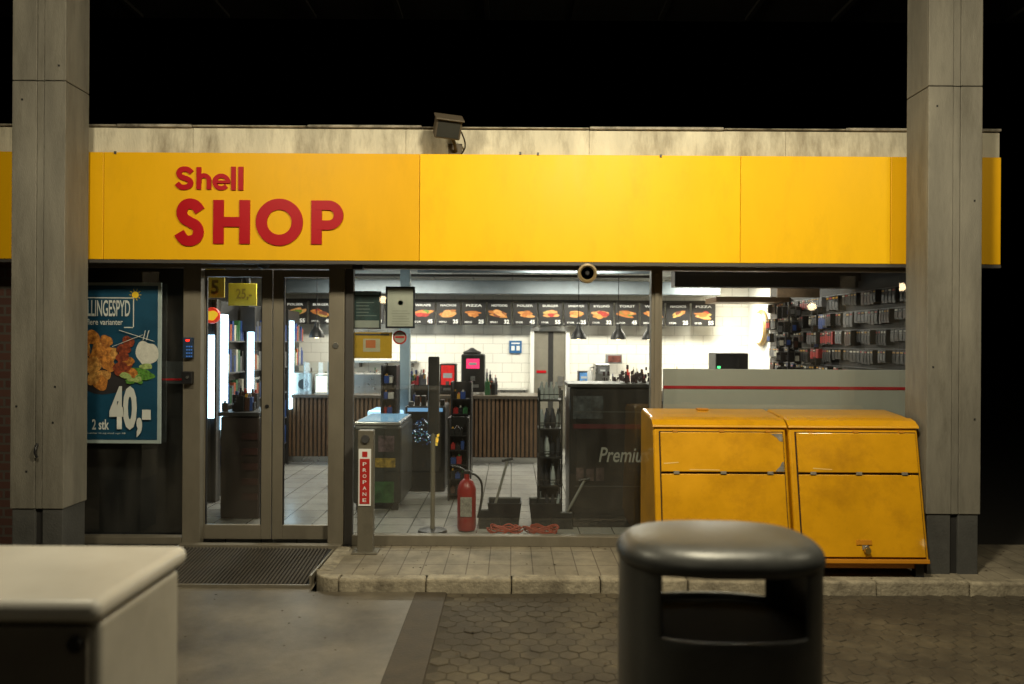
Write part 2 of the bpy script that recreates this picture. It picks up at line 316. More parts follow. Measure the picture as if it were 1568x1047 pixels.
# =============== shop sign letters
sg=emp('shop_sign'); yl=FY-.006
def sx(px): return X(px,FY,340)
def sz(py): return Z(py,FY,400)
def Sletter(n,px0,px1,py0,py1,w):
    x0,x1,z0,z1=sx(px0),sx(px1),sz(py1),sz(py0); h=w/2; a=x0+h;b=x1-h; t=z1-h; bt=z0+h; W=b-a;H=t-bt
    Q=[(1.02,.80),(.80,.955),(.50,1.0),(.22,.94),(.09,.77),(.20,.61),(.50,.51),(.82,.41),(.95,.23),(.80,.055),(.48,0),(.18,.05),(-.04,.22)]
    ribbon(n,catmull([(a+W*u_,bt+H*w_) for u_,w_ in Q],6),w,yl,RED,sg)
Sletter('letter_s_small',268,297,255,291,.041)
Sletter('letter_s',268,314,304,377,.082)
def lb(n,px0,px1,py0,py1,dy=0): box(n,sx(px0),sx(px1),yl-.006-dy,FY,sz(py1),sz(py0),RED,sg)
lb('h_stem',301,308,256,290)
xa,xb=sx(305),sx(320); r=(xb-xa)/2
P=[(xa,sz(281))]+[((xa+xb)/2-r*math.cos(a),sz(276)+r*math.sin(a)*.95) for a in [math.pi*i/12 for i in range(13)]]+[(xb,sz(290))]
ribbon('h_arch',P,.036,yl-.001,RED,sg)
cx,cz,r=sx(339),sz(278.5),.052
P=[(cx+r*math.cos(a),cz+r*.92*math.sin(a)) for a in [0+math.radians(-2)+i*math.radians(322)/26 for i in range(27)]]
ribbon('e_bowl',P,.034,yl,RED,sg); box('e_bar',cx-r*.8,cx+r+.017,yl-.008,FY,cz-.011,cz+.011,RED,sg)
lb('l_a',354,361,255,291); lb('l_b',365,372.5,255,291)
lb('H_l',327,343,306,373); lb('H_r',367,383,306,373); lb('H_bar',340,369,332,347,.002)
cx,cz=sx(428),sz(339.5); r=(sx(464)-sx(392))/2-.043
ribbon('letter_o',[(cx+r*math.cos(a),cz+r*1.0*math.sin(a)) for a in [2*math.pi*i/48 for i in range(48)]],.086,yl,RED,sg,True)
lb('P_stem',477,493,306,373)
zt,zb=sz(306)-.037,sz(351)+.037; c=(zt+zb)/2; rr2=(zt-zb)/2; xc=sx(526)-.037-rr2
P=[(sx(484),zt),(xc,zt)]+[(xc+rr2*math.sin(a),c+rr2*math.cos(a)) for a in [math.pi*i/14 for i in range(1,14)]]+[(xc,zb),(sx(484),zb)]
ribbon('P_bowl',P,.074,yl-.002,RED,sg)
# =============== columns
def column(x0,x1):
    c=emp('concrete_column'); ya,yb=5.82,6.15
    zt=4.5; zj=3.57; zb=.44
    wl=(x1-x0)
    g0=x0+wl*.46; g1=x0+wl*.60
    for k,(a,b) in enumerate(((zb,zj-.003),(zj+.003,zt))):
        box('core_%d'%k,x0+.002,x1-.002,ya+.022,yb,a,b,CONC,c,.006)
        box('clad_l_%d'%k,x0,g0,ya,ya+.0215,a,b,CONC,c,.005); box('clad_m_%d'%k,g0+.003,g1-.003,ya+.005,ya+.0214,a,b,CONC,c,.003); box('clad_r_%d'%k,g1,x1,ya,ya+.0215,a,b,CONC,c,.005)
    box('base_l',x0+.012,g0,ya+.01,yb-.01,-.02,zb-.003,CONCD,c,.004); box('base_gap',g0+.001,g1-.001,ya+.03,yb-.02,-.02,zb-.004,BLKM,c); box('base_r',g1,x1-.012,ya+.01,yb-.01,-.02,zb-.003,CONCD,c,.004)
    return c
cA=column(X(16,5.82,523),X(98,5.82,523))
cB=column(X(1420,5.82,523),X(1503,5.82,523))
xx=X(56,5.81,690); tube('hook',[(xx,5.818,Z(684,5.8)),(xx,5.79,Z(690,5.8)),(xx,5.79,Z(700,5.8)),(xx+.01,5.80,Z(704,5.8))],.009,BLK,cA)
boxes('anchor_holes',[(X(p,5.82),X(p+3,5.82),5.8175,5.8205,Z(q+3,5.82,p),Z(q,5.82,p)) for p,q in ((30,150),(86,98),(24,620),(83,590),(80,645),(40,720))],[BLKM],cA)
boxes('anchor_holes',[(X(p,5.82),X(p+2.5,5.82),5.8175,5.8205,Z(q+3,5.82,p),Z(q,5.82,p)) for p,q in ((1432,160),(1490,305),(1428,560),(1492,640))],[BLKM],cB)
# =============== canopy with lamps
cn=emp('forecourt_canopy'); CD=mat('canopy_soffit_dark',(.006,.0055,.004),.9,var=.3,spec=.1)
box('slab',-14,14,-12,6.98,4.5,4.95,CD,cn)
boxes('soffit_ribs',[(x,x+.04,-12,6.9,4.47,4.499) for x in [-13+.75*i for i in range(36)]],[CD],cn)
LE=mat('lamp_housing',(.3,.3,.3),.5)
def arealamp(n,x,y,z,sx_,sy_,W,col,p,rot=(0,0,0)):
    l=bpy.data.lights.new(n,'AREA'); l.shape='RECTANGLE'; l.size=sx_; l.size_y=sy_; l.energy=W; l.color=col
    o=bpy.data.objects.new(n,l); scene.collection.objects.link(o); o.location=(x,y,z); o.rotation_euler=rot; o.parent=p; return o
for i,(x,y,W,tilt) in enumerate([(.9,2.9,178,43),(-2.3,2.95,72,40),(3.9,2.9,40,38),(-.6,-1.0,8,0)]):
    t=math.radians(tilt)
    o=box('lamp_housing_%d'%i,-.25,.25,-.25,.25,.004,.09,LE,cn,.01); o.matrix_basis=Matrix.Translation((x,y,4.25))@Matrix.Rotation(t,4,'X')
    tube('lamp_stem_%d'%i,[(x,y,4.30),(x,y,4.5)],.02,LE,cn)
    arealamp('canopy_lamp_%d'%i,x,y,4.25,.42,.42,W,(1,.89,.64),cn,(t,0,0))
# =============== floodlight
fl=emp('floodlight')
FB=mat('floodlight_body',(.10,.08,.055),.55,metal=.2,dirt=.4)
cx,cz=X(684,6.15),Z(198,6.15)
MT=Matrix.Translation((cx,6.10,cz))@Matrix.Rotation(math.radians(12),4,'Y')@Matrix.Rotation(math.radians(30),4,'X')@Matrix.Rotation(math.radians(18),4,'Z')
for q in (box('head',-.10,.10,-.055,.055,-.075,.075,FB,fl,.012),box('visor',-.11,.11,-.08,.06,.076,.088,FB,fl,.004),box('glass',-.085,.085,-.058,-.0555,-.06,.06,mat('lens_dark',(.04,.04,.035),.15),fl),boxes('heat_fins',[(-.09+.03*i,-.082+.03*i,.056,.075,-.06,.06) for i in range(7)],[FB],fl)): q.matrix_basis=MT
tube('arm',[(cx+.02,6.15,cz-.03),(cx+.06,6.2,cz-.12),(cx+.05,6.33,cz-.13)],.014,FB,fl)
tube('cable',[(cx+.09,6.14,cz),(cx+.13,6.25,cz-.05),(cx+.12,6.32,cz-.14),(cx+.03,6.325,cz-.2)],.006,BLK,fl)
box('bracket',cx-.01,cx+.1,6.31,6.329,cz-.19,cz-.07,FB,fl,.003)
sp=emp('alarm_bell'); cx,cz=X(897,6.3),Z(418,6.3,897)
lathe('ring',[(.048,-.02),(.06,-.035),(.075,-.03),(.078,.02)],cx,6.22,mat('bell_brass',(.26,.19,.09),.4,metal=.2),sp,28,cz-.006,'y')
lathe('cone',[(.0,-.03),(.012,-.03),(.02,-.022),(.049,-.022)],cx,6.22,BLK,sp,24,cz-.006,'y'); box('bracket',cx-.03,cx+.03,6.25,6.52,cz-.02,cz+.03,ALUD,sp)
dc=emp('motion_sensor'); lathe('dome',[(.055,0),(.053,-.03),(.04,-.055),(.015,-.068)],X(401,6.35),6.38,BLK,dc,24,fz0+.018)
dc=emp('door_sensor'); box('body',X(540,6.5),X(556,6.5),6.45,6.545,2.26,2.30,BLK,dc,.01); box('mount',X(543,6.5),X(553,6.5),6.47,6.54,2.301,2.322,ALU,dc)
ic=emp('door_keypad'); box('body',X(281,6.53),X(296,6.53),6.51,6.549,Z(551,6.5),Z(519,6.5),mat('keypad_blue',(.02,.04,.08),.4),ic,.005)
boxes('keys',[(X(284.5+3.5*i,6.5),X(286.5+3.5*i,6.5),6.505,6.511,Z(549-5*j,6.5),Z(547-5*j,6.5)) for i in range(3) for j in range(4)],[mat('key_blue',(.05,.15,.4),.4,emis=(.1,.3,1),es=.2)],ic)
box('led',X(284,6.5),X(289,6.5),6.505,6.511,Z(525,6.5),Z(522,6.5),mat('led_red',(.8,.02,.01),.4,emis=(1,.02,.01),es=3),ic)
ic=emp('key_switch_box'); box('body',X(281,6.53),X(296,6.53),6.49,6.549,Z(590,6.5),Z(571,6.5),BLK,ic,.005); lathe('key',[(.0,-.01),(.012,-.01),(.012,0)],X(288,6.5),6.49,STEEL,ic,14,Z(580,6.5),'y')
# =============== poster
po=emp('food_poster'); yp=6.56
PBL=mat('poster_blue',(.008,.058,.108),.4,var=.28,scale=3)
pw=lambda px:X(px,yp); pz=lambda py:Z(py,yp,190)
box('frame',pw(70),pw(248),yp-.02,yp,pz(678),pz(432),mat('poster_border',(.33,.40,.39),.4),po,.003)
box('sheet',pw(74),pw(243),yp-.024,yp-.0202,pz(672),pz(437),PBL,po)
yq=yp-.026
CH=[mat('chicken_%d'%i,c,.5,var=.6,scale=34,dirt=.75,dcol=d,dscale=26,dlo=.42,dhi=.62) for i,(c,d) in enumerate([((.55,.22,.04),(.13,.03,.008)),((.62,.32,.08),(.20,.055,.01)),((.28,.055,.02),(.06,.012,.008))])]
GRN=mat('salad_green',(.08,.22,.03),.5,var=.7,scale=50)
GRN2=mat('salad_light',(.30,.40,.13),.5,var=.5,scale=50)
BSK=mat('basket_dark',(.02,.018,.02),.6)
DIP=mat('dip_white',(.6,.6,.53),.5,var=.15,scale=30)
PTX=mat('poster_text',(.58,.60,.56),.6,var=.03)
r=random.Random(3)
items=[(BSK,165,582,42,22),(BSK,120,560,22,30),(DIP,227,540,16,20),(GRN,215,572,24,9),(GRN2,226,560,9,5)]
for k in range(22):
    a=r.uniform(0,6.28);q=r.random()**.5; items.append((CH[r.choice([0,0,1])],150+26*q*math.cos(a),550+36*q*math.sin(a),r.uniform(8,14),r.uniform(8,13)))
for k in range(10): items.append((CH[r.choice([2,2,0])],195+r.uniform(-12,18),548+r.uniform(-26,26),r.uniform(7,11),r.uniform(7,11)))
for k in range(8): items.append((r.choice([GRN,GRN2]),205+r.uniform(-16,26),582+r.uniform(-8,6),r.uniform(4,9),r.uniform(2,5)))
for i,(m,a,b,rx,rz_) in enumerate(items):
    flat('food_%d'%i,blob(pw(a),pz(b),rx/187,rz_/187,i*3+1,22,.12),yq-.0003*i,m,po)
tube('skewer',[(pw(186),yq-.018,pz(505)),(pw(240),yq-.018,pz(522))],.0025,DIP,po)
tube('skewer_b',[(pw(176),yq-.018,pz(530)),(pw(222),yq-.018,pz(512))],.0025,DIP,po)
text('title','KYLLINGESPYD',pw(121),pw(201),pz(484),pz(459),yq,PTX,po,.012)
text('subtitle','flere varianter',pw(135),pw(190),pz(497),pz(488),yq,PTX,po,.01)
text('price','40,-',pw(172),pw(235),pz(668),pz(590),yq-.018,PTX,po,.045)
text('qty','2 stk',pw(144),pw(170),pz(657),pz(641),yq,PTX,po,.02)
text('fine','Gælder til og med uge 48',pw(135),pw(195),pz(664),pz(661),yq,PTX,po)
text('accent','//',pw(222),pw(232),pz(520),pz(505),yq-.018,PTX,po)
boxes('title_box',[(pw(82),pw(207),yq-.001,yq,pz(456.5),pz(455)),(pw(205.5),pw(207),yq-.001,yq,pz(500),pz(457)),(pw(192),pw(205.5),yq-.001,yq,pz(501.5),pz(500))],[PTX],po)
SUNM=mat('poster_yellow',(.75,.5,.02),.5)
flat('sun',blob(pw(209),pz(451),.028,.028,3,20,.02),yq-.0015,SUNM,po)
for k in range(10):
    a=k*math.pi/5; c_,s_=math.cos(a),math.sin(a)
    flat('ray_%d'%k,[(pw(209)+c_*.035-s_*.004,pz(451)+s_*.035+c_*.004),(pw(209)+c_*.055,pz(451)+s_*.055),(pw(209)+c_*.035+s_*.004,pz(451)+s_*.035-c_*.004)],yq-.0015,SUNM,po)
# =============== window notices
def notice(name,px0,px1,py0,py1,border,face,y=6.56,lines=None,bd=2):
    e=emp(name); zc=lambda p:Z(p,y,(px0+px1)/2)
    box('frame',X(px0,y),X(px1,y),y,y+.012,zc(py1),zc(py0),border,e,.002)
    box('sheet',X(px0+bd,y),X(px1-bd,y),y-.003,y-.0005,zc(py1-bd),zc(py0+bd),face,e)
    if lines: lines(e,y-.005,zc)
    return e
TEAL=mat('notice_teal',(.02,.05,.055),.4,var=.7,scale=8)
def l1(e,y,zc): 
    boxes('lines',[(X(545,y),X(545+R.uniform(18,32),y),y,y+.001,zc(p+1.2),zc(p)) for p in range(462,486,5)],[mat('print_grey',(.15,.19,.19),.5)],e)
    box('white_foot',X(543,y),X(580,y),y,y+.001,zc(501),zc(490),mat('print_offwhite',(.3,.32,.3),.5),e); box('rim_pale',X(543,y),X(580,y),y,y+.001,zc(451),zc(447),mat('print_bluewhite',(.22,.33,.37),.5),e)  # off-white strip at the foot, blue-white strip along the top edge
notice('opening_hours_sign',540,583,445,503,ALUD,TEAL,6.62,l1)
def l2(e,y,zc):
    boxes('lines',[(X(597+R.uniform(0,4),y),X(620+R.uniform(0,8),y),y,y+.001,zc(p+1),zc(p)) for p in range(475,497,4)],[mat('print_lgrey',(.22,.24,.2),.5)],e)
    lathe('seal',[(0,0),(.02,0)],X(613,y),y,mat('seal_green',(.1,.3,.15),.5),e,16,zc(463),'y')
notice('framed_certificate',590,635,438,502,mat('frame_black',(.02,.025,.03),.3),mat('paper',(.30,.33,.28),.6),6.53,l2,3)
YP=mat('yellow_print',(.48,.29,.015),.5)
def l3(e,y,zc):
    boxes('print',[(X(544,y),X(596,y),y,y+.001,zc(513),zc(510),0),(X(556,y),X(582,y),y,y+.001,zc(538),zc(518),1),(X(560,y),X(575,y),y-.001,y-.0002,zc(532),zc(520),2)],[ALUD,mat('dull_print',(.45,.42,.3),.5),mat('orange_print',(.5,.15,.05),.5)],e)
notice('yellow_window_notice',538,600,508,548,YP,YP,6.63,l3)
e=emp('round_prohibition_sign'); 
lathe('disc',[(0,0),(.058,0),(.058,.004)],X(612,6.62),6.62,mat('sign_red2',(.5,.03,.025),.4),e,28,Z(517,6.62),'y'); lathe('face',[(0,-.002),(.045,-.002),(.045,0)],X(612,6.62),6.618,mat('dull_white',(.45,.42,.38),.5),e,28,Z(517,6.62),'y')
box('bar',X(605,6.61),X(619,6.61),6.612,6.615,Z(518,6.6),Z(515,6.6),mat('sign_red2',(1,0,0)),e)
# =============== sign post outdoors
pp=emp('safety_sign_post'); y=6.30
x0,x1=X(547,y,750),X(571,y,750)
PM=mat('post_galv',(.16,.145,.11),.5,metal=.3,dirt=.4)
box('post',x0,x1,y,y+.09,.0,Z(660,y),PM,pp,.006); box('base_plate',x0-.04,x1+.04,y-.04,y+.13,.001,.014,PM,pp,.003)
lathe('key_box',[(0,-.02),(.03,-.02),(.034,0)],(x0+x1)/2,y,mat('key_box_dark',(.05,.05,.05),.4),pp,20,Z(673,y),'y')
xa,xb=X(549,y,750),X(568,y,750)
box('plate',xa,xb,y-.008,y-.001,Z(775,y),Z(688,y),WHTP,pp); box('plate_red',xa+.01,xb-.01,y-.011,y-.0085,Z(772,y),Z(703,y),mat('plate_red',(.42,.02,.015),.4),pp)
for i,ch in enumerate('PROPANE'): 
    z=Z(711+i*9.2,y); text('ch_%d'%i,ch,(xa+xb)/2-.015,(xa+xb)/2+.015,z-.014,z+.014,y-.0125,WHTP,pp,.01)
boxes('pict',[((xa+xb)/2-.02,(xa+xb)/2+.02,y-.012,y-.0088,Z(700,y),Z(692,y))],[mat('plate_red',(1,0,0))],pp)
# =============== gas cylinder cabinet
gc=emp('gas_bottle_cabinet')
CY=mat('cabinet_yellow',(.66,.32,.004),.33,var=.12,scale=2.5,dirt=.65,dcol=(.34,.15,.006),dscale=3.2,coat=.4,bump=.14,bscale=5,dlo=.48,dhi=.75)
CYD=mat('cabinet_yellow_dark',(.5,.2,.006),.45,var=.08,dirt=.3)
CSHADE=mat('cabinet_gap_shade',(.03,.012,.002),.8)
T=(5.885,1.055); Bm=(5.70,.11)
def sp_(v,off=0):
    dy,dz=Bm[0]-T[0],Bm[1]-T[1]; l=math.hypot(dy,dz); ny,nz=dz/l,-dy/l
    return (T[0]+dy*v+ny*off,T[1]+dz*v+nz*off)
prof=[(6.44,.11),(6.44,1.13),(6.38,1.155),(6.10,1.135),(5.96,1.115),(5.905,1.09),T,Bm]
ux=[(1.045,2.025),(2.045,3.0)]
def spanel(n,x0,x1,v0,v1,t0,t1,m,bev=.006):
    a=sp_(v0,t0);b=sp_(v1,t0);c=sp_(v1,t1);d=sp_(v0,t1)
    return prism(n,[a,b,c,d],x0,x1,m,gc,bev,3)
RUST=mat('worn_metal',(.22,.20,.16),.6,metal=.3,var=.4,scale=30)
for k,(x0,x1) in enumerate(ux):
    prism('body_%d'%k,prof,x0,x1,CY,gc,.018,3)
    spanel('door_shadow_plate_%d'%k,x0+.042,x1-.022,.027,.963,.001,.004,CSHADE,0)  # dark plate behind the doors, paints the shade in their gaps
    spanel('upper_flap_%d'%k,x0+.05,x1-.03,.035,.335,.0045,.022,CY)
    spanel('lower_door_%d'%k,x0+.05,x1-.03,.350,.955,.0045,.018,CY)
    for j,fx_ in enumerate((.12,.5,.88)):
        xx=x0+.05+(x1-x0-.08)*fx_
        spanel('hinge_%d_%d'%(k,j),xx-.022,xx+.022,.330,.352,.0225,.028,RUST,.002)
        spanel('tophinge_%d_%d'%(k,j),xx-.018,xx+.018,.020,.036,.0045,.028,CYD,.002)
    spanel('bottom_lip_%d'%k,x0+.01,x1-.01,.968,1.0,.001,.03,CYD)
    prism('roof_lip_%d'%k,[(6.0,1.125),(5.93,1.11),(5.872,1.075),(5.866,1.06),(5.885,1.058),(5.94,1.095),(6.0,1.11)],x0-.004,x1+.004,CY,gc,.003)
def poly(n,pts,m=RUST):
    v=[]
    for u_,vv in pts: a=sp_(vv,.0232); v.append((u_,a[0],a[1]))
    mo(n,v,[tuple(range(len(v)))],m,gc)
poly('worn_corner_a',[(1.905,.045),(1.99,.045),(1.99,.105),(1.965,.10),(1.95,.075),(1.925,.06)])
poly('worn_corner_b',[(1.99,.255),(1.99,.33),(1.925,.33),(1.94,.31),(1.962,.29),(1.975,.262)])
poly('scratch_c',[(1.11,.27),(1.22,.262),(1.225,.268),(1.115,.278)],mat('scratch_light',(.75,.5,.15),.6))
poly('scratch_d',[(1.3,.315),(1.52,.318),(1.52,.324),(1.3,.322)],MC['scratch_light'])
poly('scratch_e',[(2.2,.30),(2.34,.31),(2.34,.316),(2.2,.308)],MC['scratch_light'])
xx=X(1325,5.72); spanel('latch_plate',xx-.06,xx+.05,.83,.865,.0185,.026,CYD,.002)
spanel('hasp',xx-.02,xx+.02,.868,.90,.0185,.032,RUST,.002)
a=sp_(.905,.045); lathe('padlock',[(0,-.012),(.022,-.012),(.022,.012),(0,.012)],xx+.005,a[0],mat('brass',(.5,.33,.08),.3,metal=.8),gc,20,a[1]-.0,'y')
tube('shackle',[(xx-.01,a[0],a[1]),(xx-.01,a[0],a[1]+.035),(xx+.02,a[0],a[1]+.035),(xx+.02,a[0],a[1])],.004,STEEL,gc)
boxes('feet',[(x,x+.06,yy,yy+.06,.0,.112) for x in (1.08,1.94,2.08,2.92) for yy in (5.74,6.34)],[BLK],gc)
box('skid',1.06,2.99,5.76,6.42,.06,.108,CYD,gc)
box('roof_handle',X(1068,6.3),X(1085,6.3),6.28,6.34,1.15,1.165,CYD,gc,.004)
# =============== litter bin
bn=emp('litter_bin')
BG=mat('bin_grey_metal',(.115,.118,.112),.38,metal=.35,var=.2,scale=8,dirt=.45,dcol=(.045,.043,.04),bump=.08,bscale=40)
bx,by=.598,2.3; rx,ry=.282,.225
def se(a,k=1.0,ex=2.5,dx=0):
    c,s=math.cos(a),math.sin(a)
    return (bx+(rx*k+dx)*math.copysign(abs(c)**(2/ex),c), by+(ry*k+dx)*math.copysign(abs(s)**(2/ex),s))
SEG=72
zs=[-.085,.3,.6,.86,.895,.93,.96,1.0,1.04,1.062,1.075]
v=[];f=[]
for z in zs:
    for i in range(SEG):
        q=se(2*math.pi*i/SEG); v.append((q[0],q[1],z))
def hole(i):
    a=2*math.pi*(i+.5)/SEG; qx,qy=se(a); return abs(qx-bx)<.205
for j in range(len(zs)-1):
    for i in range(SEG):
        if 4<=j<9 and hole(i): continue
        f.append((j*SEG+i,j*SEG+(i+1)%SEG,(j+1)*SEG+(i+1)%SEG,(j+1)*SEG+i))
o=mo('body',v,f,BG,bn,smooth=True); s=o.modifiers.new('sol','SOLIDIFY'); s.thickness=.012; s.offset=-1; b=o.modifiers.new('bev','BEVEL'); b.width=.003; b.segments=2; b.limit_method='ANGLE'; b.angle_limit=math.radians(50)
prof=[(.003,1.068),(.006,1.07),(.006,1.085),(.0,1.102),(-.014,1.117),(-.035,1.127),(-.07,1.134),(-.12,1.139),(-.17,1.142),(-.2,1.143)]
v=[];f=[]
for dx,z in prof:
    for i in range(SEG):
        q=se(2*math.pi*i/SEG,1,2.5,dx); v.append((q[0],q[1],z))
for j in range(len(prof)-1):
    for i in range(SEG): f.append((j*SEG+i,j*SEG+(i+1)%SEG,(j+1)*SEG+(i+1)%SEG,(j+1)*SEG+i))
f.append(tuple((len(prof)-1)*SEG+i for i in range(SEG))); f.append(tuple(range(SEG))[::-1])
mo('hood',v,f,BG,bn,smooth=True)
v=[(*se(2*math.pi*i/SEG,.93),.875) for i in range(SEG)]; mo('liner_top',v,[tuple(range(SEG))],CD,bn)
# =============== utility box (foreground)
ub=emp('utility_box')
UW=mat('utility_white',(.62,.60,.54),.34,var=.08,scale=3,dirt=.3,dcol=(.34,.31,.24))
UB=mat('utility_body',(.44,.42,.36),.5,var=.1,dirt=.35,dcol=(.22,.19,.14))
UF=mat('utility_front',(.14,.125,.10),.5,var=.15,dirt=.3)
box('body',-2.2,-.995,1.932,2.395,-.088,.998,UB,ub,.02,4)
box('front_door',-2.17,-1.02,1.918,1.9315,-.05,.985,UF,ub,.004)
box('lid',-2.25,-.982,1.895,2.43,1.0,1.056,UW,ub,.026,5)
lathe('lock',[(0,-.012),(.016,-.012),(.02,0)],X(118,1.918),1.918,BLK,ub,24,Z(985,1.918,118),'y')
# =============== interior
TX=mat('menu_text_white',(.75,.74,.7),.5,emis=(1,.95,.85),es=.35)
MBK=mat('menu_black',(.022,.021,.021),.4)
BUN=[mat('menu_bun_%d'%i,c,.5,var=.4,scale=30,emis=c,es=.3) for i,c in enumerate([(.55,.22,.05),(.6,.28,.09),(.42,.14,.03)])]
FIL=[mat('menu_fill_%d'%i,c,.5,var=.4,scale=40,emis=c,es=.15) for i,c in enumerate([(.35,.03,.02),(.12,.22,.03),(.5,.35,.1),(.2,.06,.03)])]
names=['POLSER','BURGER','SANDWICH','KYLLING','TOAST','WRAPS','NACHOS','PIZZA','HOTDOG']
ym=12.25
for k in range(17):
    e=emp('menu_board'); cxp=452+39.1*k; x0,x1=X(cxp-18,ym,480),X(cxp+18,ym,480); z0,z1=Z(497,ym,784),Z(462,ym,784)
    box('panel',x0,x1,ym,ym+.03,z0,z1,MBK,e,.004)
    w_=x1-x0; c=(x0+x1)/2; rr_=random.Random(k)
    text('title',names[k%9],x0+.06,x1-.06,z1-.07,z1-.036,ym-.002,TX,e,.015)
    zc=z0+.17; tl=rr_.uniform(-.35,.35); sc_=rr_.uniform(.8,1.15)
    for q in range(7):
        mm=rr_.choice(BUN) if q in(0,1,5) else rr_.choice(FIL+BUN)
        pts=blob(rr_.uniform(-.05,.05)*(q>0),rr_.uniform(-.03,.035),(.12 if q<2 else rr_.uniform(.04,.08))*sc_,rr_.uniform(.022,.034)*sc_,k*7+q,18,.14); pts=[(c+a*math.cos(tl)-b*math.sin(tl),zc+a*math.sin(tl)+b*math.cos(tl)) for a,b in pts]
        flat('food_%d'%q,pts,ym-.002-.001*q,mm,e)
    text('price',rr_.choice(['25','32','45','40','55']),c+.07,x1-.03,z0+.02,z0+.08,ym-.010,TX,e,.03); text('label',rr_.choice(['MENU','STOR']),x0+.04,c-.03,z0+.03,z0+.055,ym-.010,TX,e,.015)
box('menu_rail',X(430,ym+.05),X(1100,ym+.05),ym+.035,ym+.06,Z(462,ym),Z(458,ym),ALUD,B)
for i,(px,py) in enumerate(((485,513),(886,513),(947,513),(995,513))):
    e=emp('pendant_lamp'); d=10.2; x=X(px,d,500); z=Z(518,d)
    lathe('shade',[(.10,0),(.098,.02),(.08,.075),(.047,.115),(.034,.155),(.032,.2),(.01,.21)],x,d,BLK,e,24,z)
    tube('cord',[(x,d,z+.2),(x,d,2.66)],.005,BLK,e); lathe('bulb',[(.02,.03),(.035,.015),(.02,-.005)],x,d,mat('bulb_glow',(1,.8,.5),.5,emis=(1,.75,.4),es=12),e,12,z)
sc=emp('service_counter'); WD=mat('slat_wood',(.14,.075,.035),.55,var=.45,scale=6,stretch=(12,12,1)); WDB=mat('slat_backing',(.02,.014,.01),.8)
xa,xb=X(410,10.9),X(825,10.9)
box('carcass',xa,xb,10.93,11.5,.02,.90,WDB,sc); box('worktop',xa-.02,xb+.02,10.86,11.55,.902,.945,mat('worktop',(.10,.08,.06),.3),sc,.004)
sl=[];x=xa
while x<xb-.04: sl.append((x,x+.034,10.90,10.929,.10,.90)); x+=.058
boxes('slats',sl,[WD],sc); box('plinth',xa,xb,10.91,10.929,.021,.095,STEEL,sc)
sc2=emp('coffee_counter'); xa2,xb2=X(872,10.2),X(1040,10.2); box('carcass',xa2,XR-.8,10.2,10.9,.02,.9,BLKM,sc2); box('worktop',xa2-.02,XR-.78,10.15,10.92,.902,.94,BLK,sc2,.004)
bc=emp('back_worktop'); box('cabinets',X(428,12.1),X(805,12.1),12.0,12.48,.02,.92,WHT,bc); box('top',X(428,12.1),X(808,12.1),11.96,12.495,.922,.96,STEEL,bc)
box('cabinets_r',X(880,12.1),X(1100,12.1),12.0,12.48,.02,.92,WHT,bc); box('top_r',X(878,12.1),X(1102,12.1),11.96,12.495,.922,.96,STEEL,bc)
def appliance(name,px0,px1,py0,py1,d,dep,m,extra=None,bev=.012):
    e=emp(name); x0,x1=X(px0,d,570),X(px1,d,570); z0,z1=Z(py1,d),Z(py0,d); box('body',x0,x1,d,d+dep,z0,z1,m,e,bev)
    if extra: extra(e,x0,x1,z0,z1,d)
    return e
def scr(col,es,a=.2,b=.8,c=.5,dd=.85):
    mm=mat('screen_%s_%s'%(str(col),es),col,.3,emis=col,es=es,var=.5,scale=14)
    def g(e,x0,x1,z0,z1,d):
        w_,h=x1-x0,z1-z0; box('screen',x0+w_*a,x0+w_*b,d-.006,d-.001,z0+h*c,z0+h*dd,mm,e)
        box('screen_print',x0+w_*(a+.12),x0+w_*(b-.12),d-.009,d-.0065,z0+h*(c+(dd-c)*.35),z0+h*(c+(dd-c)*.6),WHTP,e)
        boxes('details',[(x0+w_*.25,x0+w_*.75,d-.02,d-.001,z0+h*.12,z0+h*.2),(x0+w_*.4,x0+w_*.6,d-.05,d-.010,z0+h*.3,z0+h*.42)],[STEEL],e)
    return g
appliance('coffee_machine',706,742,542,600,11.1,.35,BLK,scr((.9,.04,.15),1.3,.22,.78,.62,.88),.02)
e=emp('coffee_bean_hopper'); lathe('hopper',[(.12,0),(.13,.03),(.06,.06),(.02,.09)],X(723,11.25),11.25,BLK,e,20,Z(542,11.25))
appliance('drinks_screen',673,698,557,603,11.1,.3,BLK,scr((.7,.02,.02),.7,.1,.9,.3,.95))
appliance('hot_dog_roller',430,478,572,607,11.0,.35,STEEL,lambda e,x0,x1,z0,z1,d:[lathe('knob',[(0,-.02),(.07,-.02),(.075,0)],x1-.12,d,BLK,e,20,(z0+z1)/2,'y'),box('grille',x0+.03,x0+.16,d-.004,d-.001,z0+.1,z1-.08,BLK,e)])
appliance('bread_warmer',482,503,574,607,11.0,.3,WHT,lambda e,x0,x1,z0,z1,d:box('panel',x0+.02,x1-.02,d-.004,d-.001,z0+.05,z1-.03,mat('warm_panel',(.9,.85,.7),.4,emis=(1,.92,.75),es=2),e))
appliance('steel_food_pans',540,592,573,606,11.2,.35,STEEL,lambda e,x0,x1,z0,z1,d:boxes('dividers',[(x0+(x1-x0)*k/3-.005,x0+(x1-x0)*k/3+.005,d-.01,d+.3,z0,z1+.02) for k in range(4)],[STEEL],e))
appliance('microwave_oven',1096,1146,538,565,10.6,.4,BLK,lambda e,x0,x1,z0,z1,d:[box('door',x0+.03,x1-.12,d-.008,d-.001,z0+.03,z1-.03,mat('oven_glass',(.04,.04,.04),.15),e),box('display',x0+.02,x0+.06,d-.012,d-.0085,z0+.03,z0+.06,mat('led_green',(.1,.8,.2),.4,emis=(.1,1,.3),es=2),e)])
